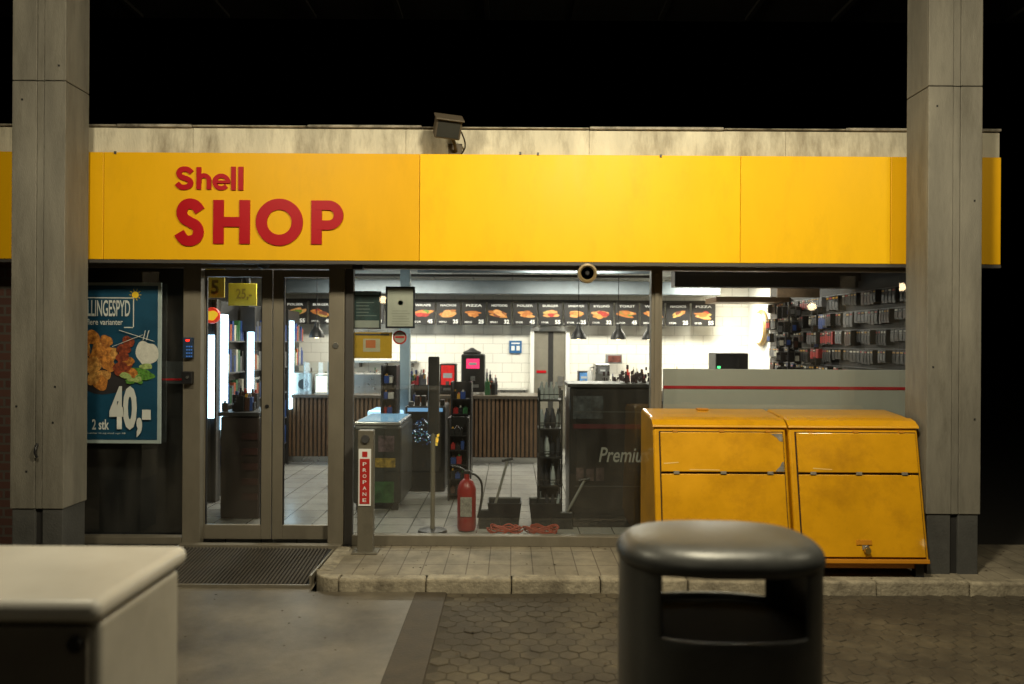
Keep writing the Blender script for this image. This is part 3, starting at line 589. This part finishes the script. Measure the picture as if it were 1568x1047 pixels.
appliance('card_terminal',886,902,567,590,10.3,.2,BLK,scr((.1,.25,.5),.6,.1,.9,.3,.9),.004)
appliance('espresso_machine',912,934,556,585,10.3,.35,STEEL,scr((.2,.2,.2),.1))
appliance('wall_display_box',929,953,541,555,12.2,.2,GRY,lambda e,x0,x1,z0,z1,d:box('screen',x0+.02,x1-.02,d-.004,d-.001,z0+.02,z1-.02,mat('dull_display',(.12,.04,.03),.4,var=.7,scale=12),e))
e=emp('soap_dispenser'); lathe('bottle',[(.04,0),(.04,.14),(.015,.17),(.012,.21)],X(904,10.3),10.3,WHT,e,16,Z(585,10.3)); tube('nozzle',[(X(904,10.3),10.3,Z(585,10.3)+.2),(X(904,10.3)+.05,10.3,Z(585,10.3)+.2)],.007,BLK,e)
e=emp('blue_wall_sign'); box('plate',X(780,12.45),X(799,12.45),12.47,12.495,Z(540,12.4),Z(521,12.4),mat('blue_sign',(.02,.12,.3),.4),e); boxes('print',[(X(783+8*i,12.4),X(788+8*i,12.4),12.465,12.469,Z(536,12.4),Z(529,12.4)) for i in range(2)]+[(X(783,12.4),X(796,12.4),12.465,12.469,Z(526,12.4),Z(524,12.4))],[WHTP],e)
e=emp('wall_shelf'); box('plank',X(540,12.3),X(640,12.3),12.28,12.49,Z(556,12.3),Z(553,12.3),STEEL,e); boxes('brackets',[(X(p,12.3),X(p+1.5,12.3),12.3,12.49,Z(563,12.3),Z(556.5,12.3)) for p in (550,590,630)],[ALUD],e)
e=emp('wall_knife_rack'); box('rail',X(430,12.4),X(447,12.4),12.46,12.49,Z(516,12.4),Z(513,12.4),BLK,e); boxes('tools',[(X(p,12.4),X(p+2.2,12.4),12.44,12.459,Z(q,12.4),Z(514,12.4)) for p,q in ((431,548),(435,556),(440,552),(444,560))],[ALUD],e)
e=emp('glass_sneeze_guard'); a,b=X(430,10.95),X(505,10.95); mo('pane',[(a,10.9,Z(600,10.9)),(b,10.9,Z(600,10.9)),(b,10.9,Z(556,10.9)),(a,10.9,Z(556,10.9))],[(0,1,2,3)],GLASS,e); boxes('posts',[(X(p,10.95),X(p+2,10.95),10.91,10.93,Z(607,10.9),Z(555,10.9)) for p in (430,466,503)],[STEEL],e)
CM=[mat('pack_%d'%i,c,.4,var=.2,scale=20) for i,c in enumerate([S(150,28,28),S(175,130,40),S(30,60,120),S(180,175,160),S(40,90,50),S(60,35,25),S(15,15,18),S(160,70,30),S(90,90,92)])]
def clutter(name,x0,x1,y0,y1,z,n,hmin,hmax,seed,wm=.07,pal=None):
    r=random.Random(seed); bl=[]
    for i in range(n):
        w_=r.uniform(.02,wm); h=r.uniform(hmin,hmax); x=r.uniform(x0,max(x0,x1-w_)); y=r.uniform(y0,y1); d=r.uniform(.02,.07); zz=z
        m=r.choice(pal) if pal else r.randrange(9)
        bl.append((x,x+w_,y,y+d,zz,zz+h*.8,m)); bl.append((x+w_*.3,x+w_*.7,y+d*.3,y+d*.7,zz+h*.8,zz+h,r.randrange(9)))
    return boxes(name,bl,CM,None,.003)
clutter('counter_snack_stock',X(605,11),X(672,11),10.95,11.3,.945,34,.08,.35,1)
clutter('counter_sweets_stock',X(742,11),X(766,11),10.95,11.3,.945,12,.1,.24,2)
clutter('coffee_counter_stock',X(872,10.3),X(925,10.3),10.2,10.5,.94,14,.05,.15,3,pal=[3,8,6,0])
clutter('syrup_bottles',X(1000,10.3),X(1095,10.3),10.3,10.6,.94,18,.08,.22,4,pal=[0,5,6,8,3])
clutter('kitchen_utensils',X(430,12.1),X(800,12.1),12.05,12.3,.96,40,.05,.32,5,pal=[3,8,6,0,8])
clutter('kitchen_utensils_r',X(885,12.1),X(1090,12.1),12.05,12.3,.96,30,.05,.36,6,pal=[3,8,6,0,8])
def rack(name,px0,px1,py0,py1,d,dep,shelves,seed,pal=None,m=BLK):
    e=emp(name); x0,x1=X(px0,d,600),X(px1,d,600); z1=Z(py0,d); z0=Z(py1,d) if py1 else .02
    boxes('uprights',[(x0,x0+.02,d,d+dep,z0,z1),(x1-.02,x1,d,d+dep,z0,z1),(x0+.02,x1-.02,d+dep-.015,d+dep,z0,z1-.01)],[m],e)
    bl=[];r=random.Random(seed)
    for k in range(shelves):
        z=z0+.06+(z1-z0-.1)*k/shelves; bl.append((x0+.021,x1-.021,d+.005,d+dep-.016,z,z+.015,6)); x=x0+.03; hh=(z1-z0)/shelves*.62
        while x<x1-.07:
            w_=r.uniform(.03,.065); mm=r.choice(pal) if pal else r.randrange(9); h=hh*r.uniform(.6,1)
            bl.append((x,x+w_,d+.02,d+.09,z+.016,z+.016+h*.8,mm)); bl.append((x+w_*.3,x+w_*.7,d+.035,d+.07,z+.016+h*.8,z+.016+h,r.randrange(9))); x+=w_+.006
    boxes('goods',bl,CM,e); return e
rack('sweets_rack',690,722,585,None,9.6,.35,6,11)
rack('magazine_rack',583,607,560,None,9.3,.3,7,12,[0,1,3,2,5])
rack('snack_rack',628,660,590,None,10.0,.3,5,17,[0,5,7,6,2])
e=emp('bottle_rack'); d=7.25; x0,x1=X(825,d,600),X(862,d,600); z0,z1=.02,Z(596,d)
boxes('uprights',[(x,x+.016,yy,yy+.016,z0,z1) for x in (x0,x1-.016) for yy in (d,d+.3)],[BLK],e)
zsr=[.1,.36,.62,.88,1.14]
boxes('shelves',[(x0,x1,d,d+.316,z,z+.014) for z in zsr]+[(x0,x1,d+.001,d+.008,z+.06,z+.068) for z in zsr],[BLK],e)
BT=mat('clear_plastic',(.30,.33,.34),.15,var=.2)
BTD=mat('dark_bottle',(.03,.03,.035),.15,var=.2)
for j,z in enumerate(zsr[:-1]):
    for i in range(4):
        for q in range(2):
            if (i*7+j*3+q)%5==0: continue
            x=x0+.03+i*(x1-x0-.06)/3; lathe('bottle_%d_%d_%d'%(j,i,q),[(.022,0),(.024,.05),(.021,.11),(.01,.15),(.01,.17)],x,d+.06+.14*q,BT if (i+j)%3==0 else BTD,e,10,z+.0145)
for i in range(4):
    lathe('bottle_top_%d'%i,[(.022,0),(.022,.10),(.01,.13),(.01,.16)],x0+.03+i*.045,d+.1,BT,e,12,zsr[-1]+.015)
box('back_sheet',x0+.017,x1-.017,d+.302,d+.308,z0,z1-.3,BLKM,e)
e=emp('beverage_cooler'); x0,x1=X(620,8.8,650),X(682,8.8,650); z1=Z(622,8.8)
box('body',x0,x1,8.8,9.4,.02,z1,BLK,e,.02); 
bl=[]; r=random.Random(5); ccx,ccz=(x0+x1)/2-.02,z1-.29
for k in range(120):
    a=r.uniform(0,6.28); q=.135*r.random()**.5; px_,pz_=ccx+q*math.cos(a),ccz+q*math.sin(a)*1.1; s_=r.uniform(.004,.012); yy=r.uniform(8.778,8.79); bl.append((px_,px_+s_,yy,8.799,pz_,pz_+s_,r.choice([0,1,2,2,4])))
for k in range(10): px_=ccx+.11+r.random()*.05; pz_=ccz+r.uniform(-.15,0); bl.append((px_,px_+.02,8.784,8.797,pz_,pz_+.03,3))
boxes('lit_cans',bl,[mat('lit_blue',(.1,.25,.45),.4,emis=(.25,.55,.9),es=.5),mat('lit_white',(.8,.8,.8),.4,emis=(.8,.92,1),es=.8),mat('lit_dkblue',(.02,.05,.15),.4,emis=(.03,.1,.4),es=.2),mat('lit_yellow',(.8,.6,.1),.4,emis=(1,.7,.1),es=.4),mat('lit_teal',(.1,.4,.35),.4,emis=(.2,.7,.6),es=.3)],e)
box('lit_header',x0+.03,x1-.03,8.785,8.797,z1-.06,z1-.02,mat('lit_header',(.1,.2,.35),.4,emis=(.25,.55,.9),es=.6),e)
boxes('top_goods',[(x0+.03+.07*i,x0+.08+.07*i,8.85,8.95,z1,z1+r.uniform(.04,.12),r.choice([6,8,3,5])) for i in range(6)],CM,e,.004)
e=emp('ice_cream_freezer'); x0,x1=X(540,7.8,700),X(614,7.8,700); z1=Z(652,7.8)
FZ=mat('freezer_dark',(.028,.03,.028),.35,var=.3)
box('cabinet',x0,x1,7.8,8.7,.08,z1,FZ,e,.03); box('rim',x0+.01,x1-.01,7.81,8.69,z1+.001,z1+.03,STEEL,e,.008); box('glass_lid',x0+.04,x1-.04,7.85,8.65,z1+.031,z1+.04,mat('lid_lit',(.10,.2,.28),.08,emis=(.35,.7,1),es=.3),e,.004)
box('green_label',X(574,7.78),X(604,7.78),7.79,7.799,Z(770,7.8),Z(738,7.8),mat('label_green',(.03,.09,.03),.4,var=.8,scale=12),e); box('yellow_label',X(575,7.78),X(606,7.78),7.79,7.799,Z(716,7.8),Z(702,7.8),mat('label_dull_yellow',(.3,.2,.03),.4,var=.7,scale=25),e)
box('print_label',X(580,7.78),X(604,7.78),7.79,7.799,Z(692,7.8),Z(668,7.8),mat('label_print',(.09,.06,.07),.4,var=.9,scale=16),e)
boxes('wheels',[(x0+.03,x0+.09,7.83,7.89,.02,.08),(x1-.09,x1-.03,7.83,7.89,.02,.08)],[BLK],e)
rack('wire_stand',686,718,640,None,8.3,.28,5,61,[6,0,2,6,5])
e=emp('chest_cooler'); x0,x1=X(560,9.6),X(618,9.6); box('body',x0,x1,9.6,10.2,.02,Z(645,9.6),BLK,e,.02); box('lit_lid',x0+.02,x1-.02,9.62,10.18,Z(644.8,9.6),Z(630,9.6),mat('lid_lit2',(.2,.35,.5),.15,emis=(.45,.75,1),es=1.2),e,.02)
e=emp('blue_pillar'); box('post',X(612,9.8),X(627,9.8),9.8,9.93,.02,2.66,mat('pillar_bluewhite',(.25,.33,.37),.5),e,.006)
e=emp('anti_theft_gate'); d=6.95; lathe('pole',[(.02,0),(.02,1.3)],X(664,d),d,ALU,e,14,.02); box('head',X(656,d),X(673,d),d-.02,d+.03,Z(665,d),Z(546,d),BLK,e,.012); lathe('foot',[(.13,0),(.12,.02),(.02,.03)],X(664,d),d,BLK,e,24,.02)
e=emp('fire_extinguisher'); d=7.0; x=X(716,d); RX=mat('extinguisher_red',(.24,.010,.007),.35)
lathe('cylinder',[(.075,0),(.082,.02),(.082,.36),(.06,.42),(.025,.45),(.022,.49)],x,d,RX,e,28,.03); box('label',x-.05,x+.05,d-.088,d-.083,.16,.33,mat('label_aged',(.24,.22,.19),.6,var=.5,scale=30),e)
box('valve',x-.03,x+.03,d-.02,d+.02,.52,.55,BLK,e,.005); tube('handle',[(x-.02,d,.55),(x-.1,d,.60),(x-.13,d,.58)],.008,BLK,e); tube('hose',[(x+.03,d,.53),(x+.13,d,.5),(x+.14,d,.3),(x+.1,d-.03,.14)],.01,BLK,e)
for i,(p0,p1) in enumerate(((748,800),(812,862))):
    e=emp('black_tub'); d=7.05; x0,x1=X(p0,d),X(p1,d); z=.02
    v=[];f=[]
    for (k,zz) in ((.82,z),(1,Z(772,d)),(1.04,Z(770,d)),(.94,Z(771,d)),(.78,z+.03)):
        c=(x0+x1)/2;h=(x1-x0)/2*k
        v+=[(c-h,d+.15-.14*k,zz),(c+h,d+.15-.14*k,zz),(c+h,d+.15+.14*k,zz),(c-h,d+.15+.14*k,zz)]
    for j in range(4):
        for q in range(4): f.append((j*4+q,j*4+(q+1)%4,j*4+4+(q+1)%4,j*4+4+q))
    f.append((16,17,18,19)); mo('tub',v,f,BLK,e,bevel=.008)
for i,(a,b,c,d_) in enumerate(((755,772,778,705),(865,775,896,735))):
    e=emp('snow_shovel'); tube('shaft',[(X(a,7.1),7.1,Z(b,7.1)-.1),(X(c,7.12),7.12,Z(d_,7.12))],.012,mat('shaft_alu',(.22,.22,.2),.4,metal=.3),e)
    xx,zz=X(a,7.1)-.02,Z(b,7.1)-.1; box('blade',xx-.1,xx+.1,7.07,7.10,zz-.12,zz+.06,BLK,e,.01); 
    tube('grip',[(X(c,7.12)-.05,7.12,Z(d_,7.12)),(X(c,7.12)+.05,7.12,Z(d_,7.12)+.02)],.012,BLK,e)
e=emp('orange_cable'); OR=mat('cable_orange',(.30,.035,.01),.5)
for j,cx in enumerate((X(775,6.85),X(830,6.85))):
    pts=[(cx+(.13+.03*math.sin(t*1.3+j))*math.cos(t),6.85+.06*math.sin(t+.3*j),.04+.05*abs(math.sin(t*.37+j))+.02*math.sin(3.3*t)) for t in [i*.45 for i in range(80)]]
    tube('coil_%d'%j,pts,.006,OR,e)
e=emp('promotional_cabinet'); d=7.15; x0,x1=X(872,d,700),X(1006,d,700)
PC=mat('promo_dark',(.014,.013,.013),.3,var=.4,scale=2)
box('body',x0,x1,d,d+.5,.02,Z(592,d),PC,e,.01); box('top_shelf',x0-.02,x1+.02,d-.03,d+.52,Z(591.5,d),Z(586,d),BLK,e,.004)
boxes('edges',[(x0+.05,x1-.02,d-.006,d-.001,Z(630,d),Z(628.5,d)),(x0+.05,x1-.02,d-.006,d-.001,Z(744,d),Z(742.5,d))],[mat('edge_steel',(.07,.07,.07),.4,metal=.5)],e)
text('print','Premium',X(918,d),X(1003,d),Z(707,d,900),Z(684,d,900),d-.003,mat('print_dimwhite',(.22,.22,.2),.5),e,.012,.25)
box('red_line',x0+.03,x1-.03,d-.004,d-.001,Z(655,d),Z(648,d),mat('dull_red',(.05,.006,.008),.4),e); box('pic',x0+.03,x0+.3,d-.004,d-.001,Z(640,d),Z(605,d),mat('dull_blue',(.04,.045,.05),.4,var=.8,scale=10),e)
boxes('grate_goods',[(x0+.06+.09*i,x0+.13+.09*i,d-.003,d-.001,Z(735,d),Z(715,d)-.01*(i%2)) for i in range(3)],[mat('dull_goods',(.05,.035,.035),.4,var=.8,scale=14)],e)
r=random.Random(9); bl=[]
for k in range(130):
    a=r.gauss(X(968,d),.10); zz=Z(586,d)+abs(r.gauss(0,.04)); s_=r.uniform(.006,.02); yy=d+r.uniform(.05,.3); bl.append((a,a+s_,yy,yy+s_,zz,zz+s_*2,0))
boxes('dried_bouquet',bl,[mat('dried_brown',(.04,.02,.025),.7)],None,.002)
# lit drinks fridge along the left wall, lit end panel facing the entrance
e=emp('drinks_fridge'); fxx=-3.02
box('carcass',XL+.02,fxx-.08,8.2,11.6,.02,2.1,BLK,e)
LG=mat('fridge_light',(.8,.9,1),.4,emis=(.50,.78,1),es=5.5); 
LG2=mat('fridge_end_glow',(.5,.7,.8),.4,emis=(.30,.60,.85),es=.7,var=.3,scale=4)
box('end_panel',fxx-.30,fxx-.125,8.16,8.198,Z(660,8.2),Z(470,8.2),LG2,e,.01)
box('end_light',fxx-.12,fxx-.02,8.14,8.198,Z(642,8.2),Z(515,8.2),LG,e,.012); box('end_trim',fxx-.018,fxx,8.14,8.198,.02,2.1,ALUD,e)
for k in range(4):
    ya=8.2+.85*k; box('frame_%d'%k,fxx-.078,fxx,ya,ya+.06,.02,2.1,BLK,e,.004); box('tube_%d'%k,fxx-.02,fxx+.012,ya+.062,ya+.24,.75,1.95,LG,e)
    bl=[];r=random.Random(20+k)
    for s_ in range(5):
        z=.3+.34*s_; bl.append((fxx-.075,fxx-.01,ya+.25,ya+.84,z,z+.015,8)); yy=ya+.26
        while yy<ya+.8: h=r.uniform(.18,.27); bl.append((fxx-.07,fxx-.02,yy,yy+.055,z+.016,z+h,r.choice([2,3,2,8,4,8,6,7]))); yy+=.065
    boxes('bottles_%d'%k,bl,CM,e)
HY=mat('hang_yellow',(.42,.33,.02),.5,emis=(.9,.6,.05),es=.04)
HY2=mat('hang_yellow_print',(.25,.17,.02),.5)
e=emp('yellow_hanging_sign'); box('panel',X(309,8.1),X(344,8.1),8.08,8.1,Z(458,8.1),Z(414,8.1),HY,e,.004); text('num','5',X(318,8),X(330,8),Z(452,8),Z(430,8),8.076,HY2,e,.03); tube('wire',[(X(325,8.1),8.09,Z(414,8.1)),(X(325,8.1),8.09,2.66)],.003,BLK,e)
e=emp('yellow_hanging_sign'); box('panel',X(350,8.6),X(393,8.6),8.58,8.6,Z(470,8.6),Z(436,8.6),HY,e,.004); text('num','25,-',X(362,8.6),X(386,8.6),Z(462,8.6),Z(444,8.6),8.576,HY2,e,.02); tube('wire',[(X(370,8.6),8.59,Z(436,8.6)),(X(370,8.6),8.59,2.66)],.003,BLK,e)
e=emp('round_promo_sign'); lathe('disc',[(0,-.01),(.075,-.01),(.08,0),(.08,.02)],X(324,7.9),7.9,mat('promo_red',(.8,.05,.02),.4,emis=(1,.06,.02),es=.5),e,28,Z(485,7.9),'y'); flat('star',blob(X(324,7.9),Z(485,7.9),.055,.055,8,20,.15),7.885,mat('promo_yel',(.9,.6,.02),.4,emis=(1,.6,.03),es=.8),e)
e=emp('wall_monitor'); box('body',X(368,9),X(391,9),8.98,9.03,Z(510,9),Z(472,9),BLK,e,.008); box('arm',X(375,9),X(379,9),9.03,9.1,Z(495,9),2.66,BLK,e)
rack('magazine_shelf',368,400,508,None,9.8,.3,6,31,[8,7,5,8,3])
e=emp('checkout_display_stand'); d=7.4; box('body',X(338,d),X(398,d),d,d+.6,.02,Z(640,d),mat('stand_dark',(.02,.011,.009),.4),e,.015); box('shelf',X(336,d),X(399,d),d-.03,d+.62,Z(639,d),Z(633,d),BLK,e,.004)
boxes('rails',[(X(372,d),X(396,d),d-.02,d-.002,.2+.14*k,.26+.14*k) for k in range(5)],[mat('dull_red2',(.035,.01,.008),.4)],e)
clutter('checkout_stock',X(340,7.5),X(392,7.5),7.45,7.8,Z(633,7.4),26,.06,.22,33,pal=[6,6,5,6,2])
e=emp('dual_dispenser'); box('body',X(341,9.4),X(387,9.4),9.4,9.7,Z(606,9.4),Z(580,9.4),STEEL,e,.01)
for px in (350,372): lathe('gauge',[(0,-.02),(.055,-.02),(.06,0)],X(px,9.4),9.4,BLK,e,20,Z(592,9.4),'y'); 
box('stand',X(341,9.4),X(387,9.4),9.42,9.7,.02,Z(606.5,9.4),BLKM,e)
# right accessory wall: tidy rows of blister packs on rails
e=emp('accessory_pegboard'); box('board',XR-.03,XR-.002,7.2,11.3,1.0,2.35,mat('pegboard',(.025,.022,.02),.6),e)
bl=[];r=random.Random(44); rails=[]
for j in range(6):
    z=2.22-.2*j; yy=7.3; rails.append((XR-.05,XR-.031,7.25,11.25,z+.005,z+.017,8))
    while yy<11.2:
        kind=r.choice([6,6,8,5,6,8,2,3,0]); w_=r.uniform(.045,.08); h=r.uniform(.11,.165); cnt=r.randrange(2,5); dep=r.uniform(.05,.13)
        if yy<8.5: kind=r.choice([6,6,6,5,8])
        for c_ in range(cnt):
            if yy+w_>11.2: break
            hh=h*r.uniform(.93,1.03); bl.append((XR-.04-dep,XR-.035,yy,yy+w_,z-hh,z,6 if r.random()<.5 else kind))
            bl.append((XR-.045-dep,XR-.0405-dep,yy+.006,yy+w_-.006,z-hh*.85,z-hh*.35,kind))
            bl.append((XR-.045-dep,XR-.0405-dep,yy+.01,yy+w_-.01,z-hh*.22,z-hh*.1,r.choice([3,0,8,1])))
            yy+=w_+.006
        yy+=r.uniform(.02,.07)
boxes('hanging_goods',bl+rails,CM,e,.002)
e=emp('accessory_carousel')
for ci,(cpx_,cy) in enumerate(((1208,10.0),(1262,9.5))):
    cx=X(cpx_,cy); bl=[]
    for j in range(6):
        z=2.14-.19*j
        for q in range(8):
            a=q*2*math.pi/8+j*.2; rr0=.12; x_,y_=cx+rr0*math.cos(a),cy+rr0*math.sin(a); s_=.03; h=r.uniform(.11,.16); kind=r.choice([6,6,8,6,5,8,3,2])
            bl.append((x_-s_,x_+s_,y_-.008,y_+.008,z-h,z,6)); bl.append((x_-s_*.8,x_+s_*.8,y_-.012,y_-.009,z-h*.8,z-h*.3,kind))
        bl.append((cx-.13,cx+.13,cy-.004,cy+.004,z+.004,z+.012,8))
    boxes('packs_%d'%ci,bl,CM,e,.002); boxes('pole_%d'%ci,[(cx-.012,cx+.012,cy-.012,cy+.012,.02,2.2)],[BLK],e)
e=emp('lit_wall_sign'); z=Z(500,12.1)
lathe('housing',[(0,-.06),(.24,-.06),(.27,-.03),(.27,0)],XR-.03,11.75,mat('sign_brass',(.45,.3,.12),.4,metal=.3),e,28,z,'x'); lathe('face',[(0,-.07),(.21,-.07),(.21,-.061)],XR-.03,11.75,mat('lit_face',(1,.85,.6),.4,emis=(1,.82,.55),es=9),e,28,z,'x')
e=emp('side_shelf_unit'); box('unit',XR-.5,XR-.04,7.4,11.3,.02,.95,BLKM,e,.01); box('top',XR-.52,XR-.04,7.38,11.32,.952,.98,BLK,e)
boxes('hanging_category_boards',[(X(1190,9.2),X(1205+50,9.2),9.2,9.24,Z(452,9.2),Z(425,9.2),0),(X(1290,8.9),X(1350,8.9),8.9,8.94,Z(448,8.9),Z(424,8.9),0)],[mat('board_brown',(.09,.06,.035),.5,var=.4)],None)
clm=emp('ceiling_lights')
for i,(x,y,W,s1) in enumerate([(-2.2,8.6,46,1.0),(-1.7,11.3,92,1.6),(.7,9.2,50,1.0),(1.0,11.3,92,1.6),(2.9,11.6,80,.6),(2.7,8.9,16,.6)]):
    box('panel_housing_%d'%i,x-s1/2-.03,x+s1/2+.03,y-.18,y+.18,2.63,2.659,WHT,clm); arealamp('panel_light_%d'%i,x,y,2.625,s1,.3,W,(1,.93,.79),clm)
# street lamps behind the camera (they show as reflections in the glazing)
for sxp,syp,h in ((17.2,-22,4.2),(19.5,-24,4.0),(14.0,-24,3.4),(-6,-24,3.6)):
    e=emp('street_lamp'); lathe('pole',[(.07,0),(.04,h)],sxp,syp,ALUD,e,12,-.13); lathe('globe',[(.05,0),(.16,.06),(.2,.18),(.12,.3),(.03,.34)],sxp,syp,mat('globe_glow',(1,.8,.5),.4,emis=(1,.78,.45),es=18),e,16,h-.15)
# =============== world
wd=bpy.data.worlds.new('World'); scene.world=wd; wd.use_nodes=True; N=wd.node_tree.nodes; L=wd.node_tree.links
sk=N.new('ShaderNodeTexSky'); sk.sky_type='NISHITA'; sk.sun_disc=False; sk.sun_elevation=math.radians(-6); sk.sun_rotation=math.radians(180)
L.new(sk.outputs[0],N['Background'].inputs[0]); N['Background'].inputs[1].default_value=.01
# =============== finalize roots
bpy.context.view_layer.update()
for e in ROOTS:
    P=[]
    for c in e.children:
        if c.type in('MESH','CURVE'):
            P+=[c.matrix_world@Vector(q) for q in c.bound_box]
    if not P: continue
    mn=Vector([min(p[i] for p in P) for i in range(3)]); mxv=Vector([max(p[i] for p in P) for i in range(3)])
    loc=Vector(((mn.x+mxv.x)/2,(mn.y+mxv.y)/2,mn.z)); e.location=loc
    for c in e.children: c.matrix_parent_inverse=Matrix.Translation(-loc)
# =============== camera
cam=bpy.data.cameras.new('camera'); co=bpy.data.objects.new('camera',cam); scene.collection.objects.link(co)
co.location=(0,0,EYE); co.rotation_euler=(math.pi/2,-ROLL,0); cam.lens=28; cam.sensor_width=36; cam.clip_end=1000; cam.clip_start=.05
cam.dof.use_dof=True; cam.dof.focus_distance=6.8; cam.dof.aperture_fstop=1.6
scene.camera=co
scene.view_settings.view_transform='Standard'; scene.view_settings.look='None'; scene.view_settings.exposure=0
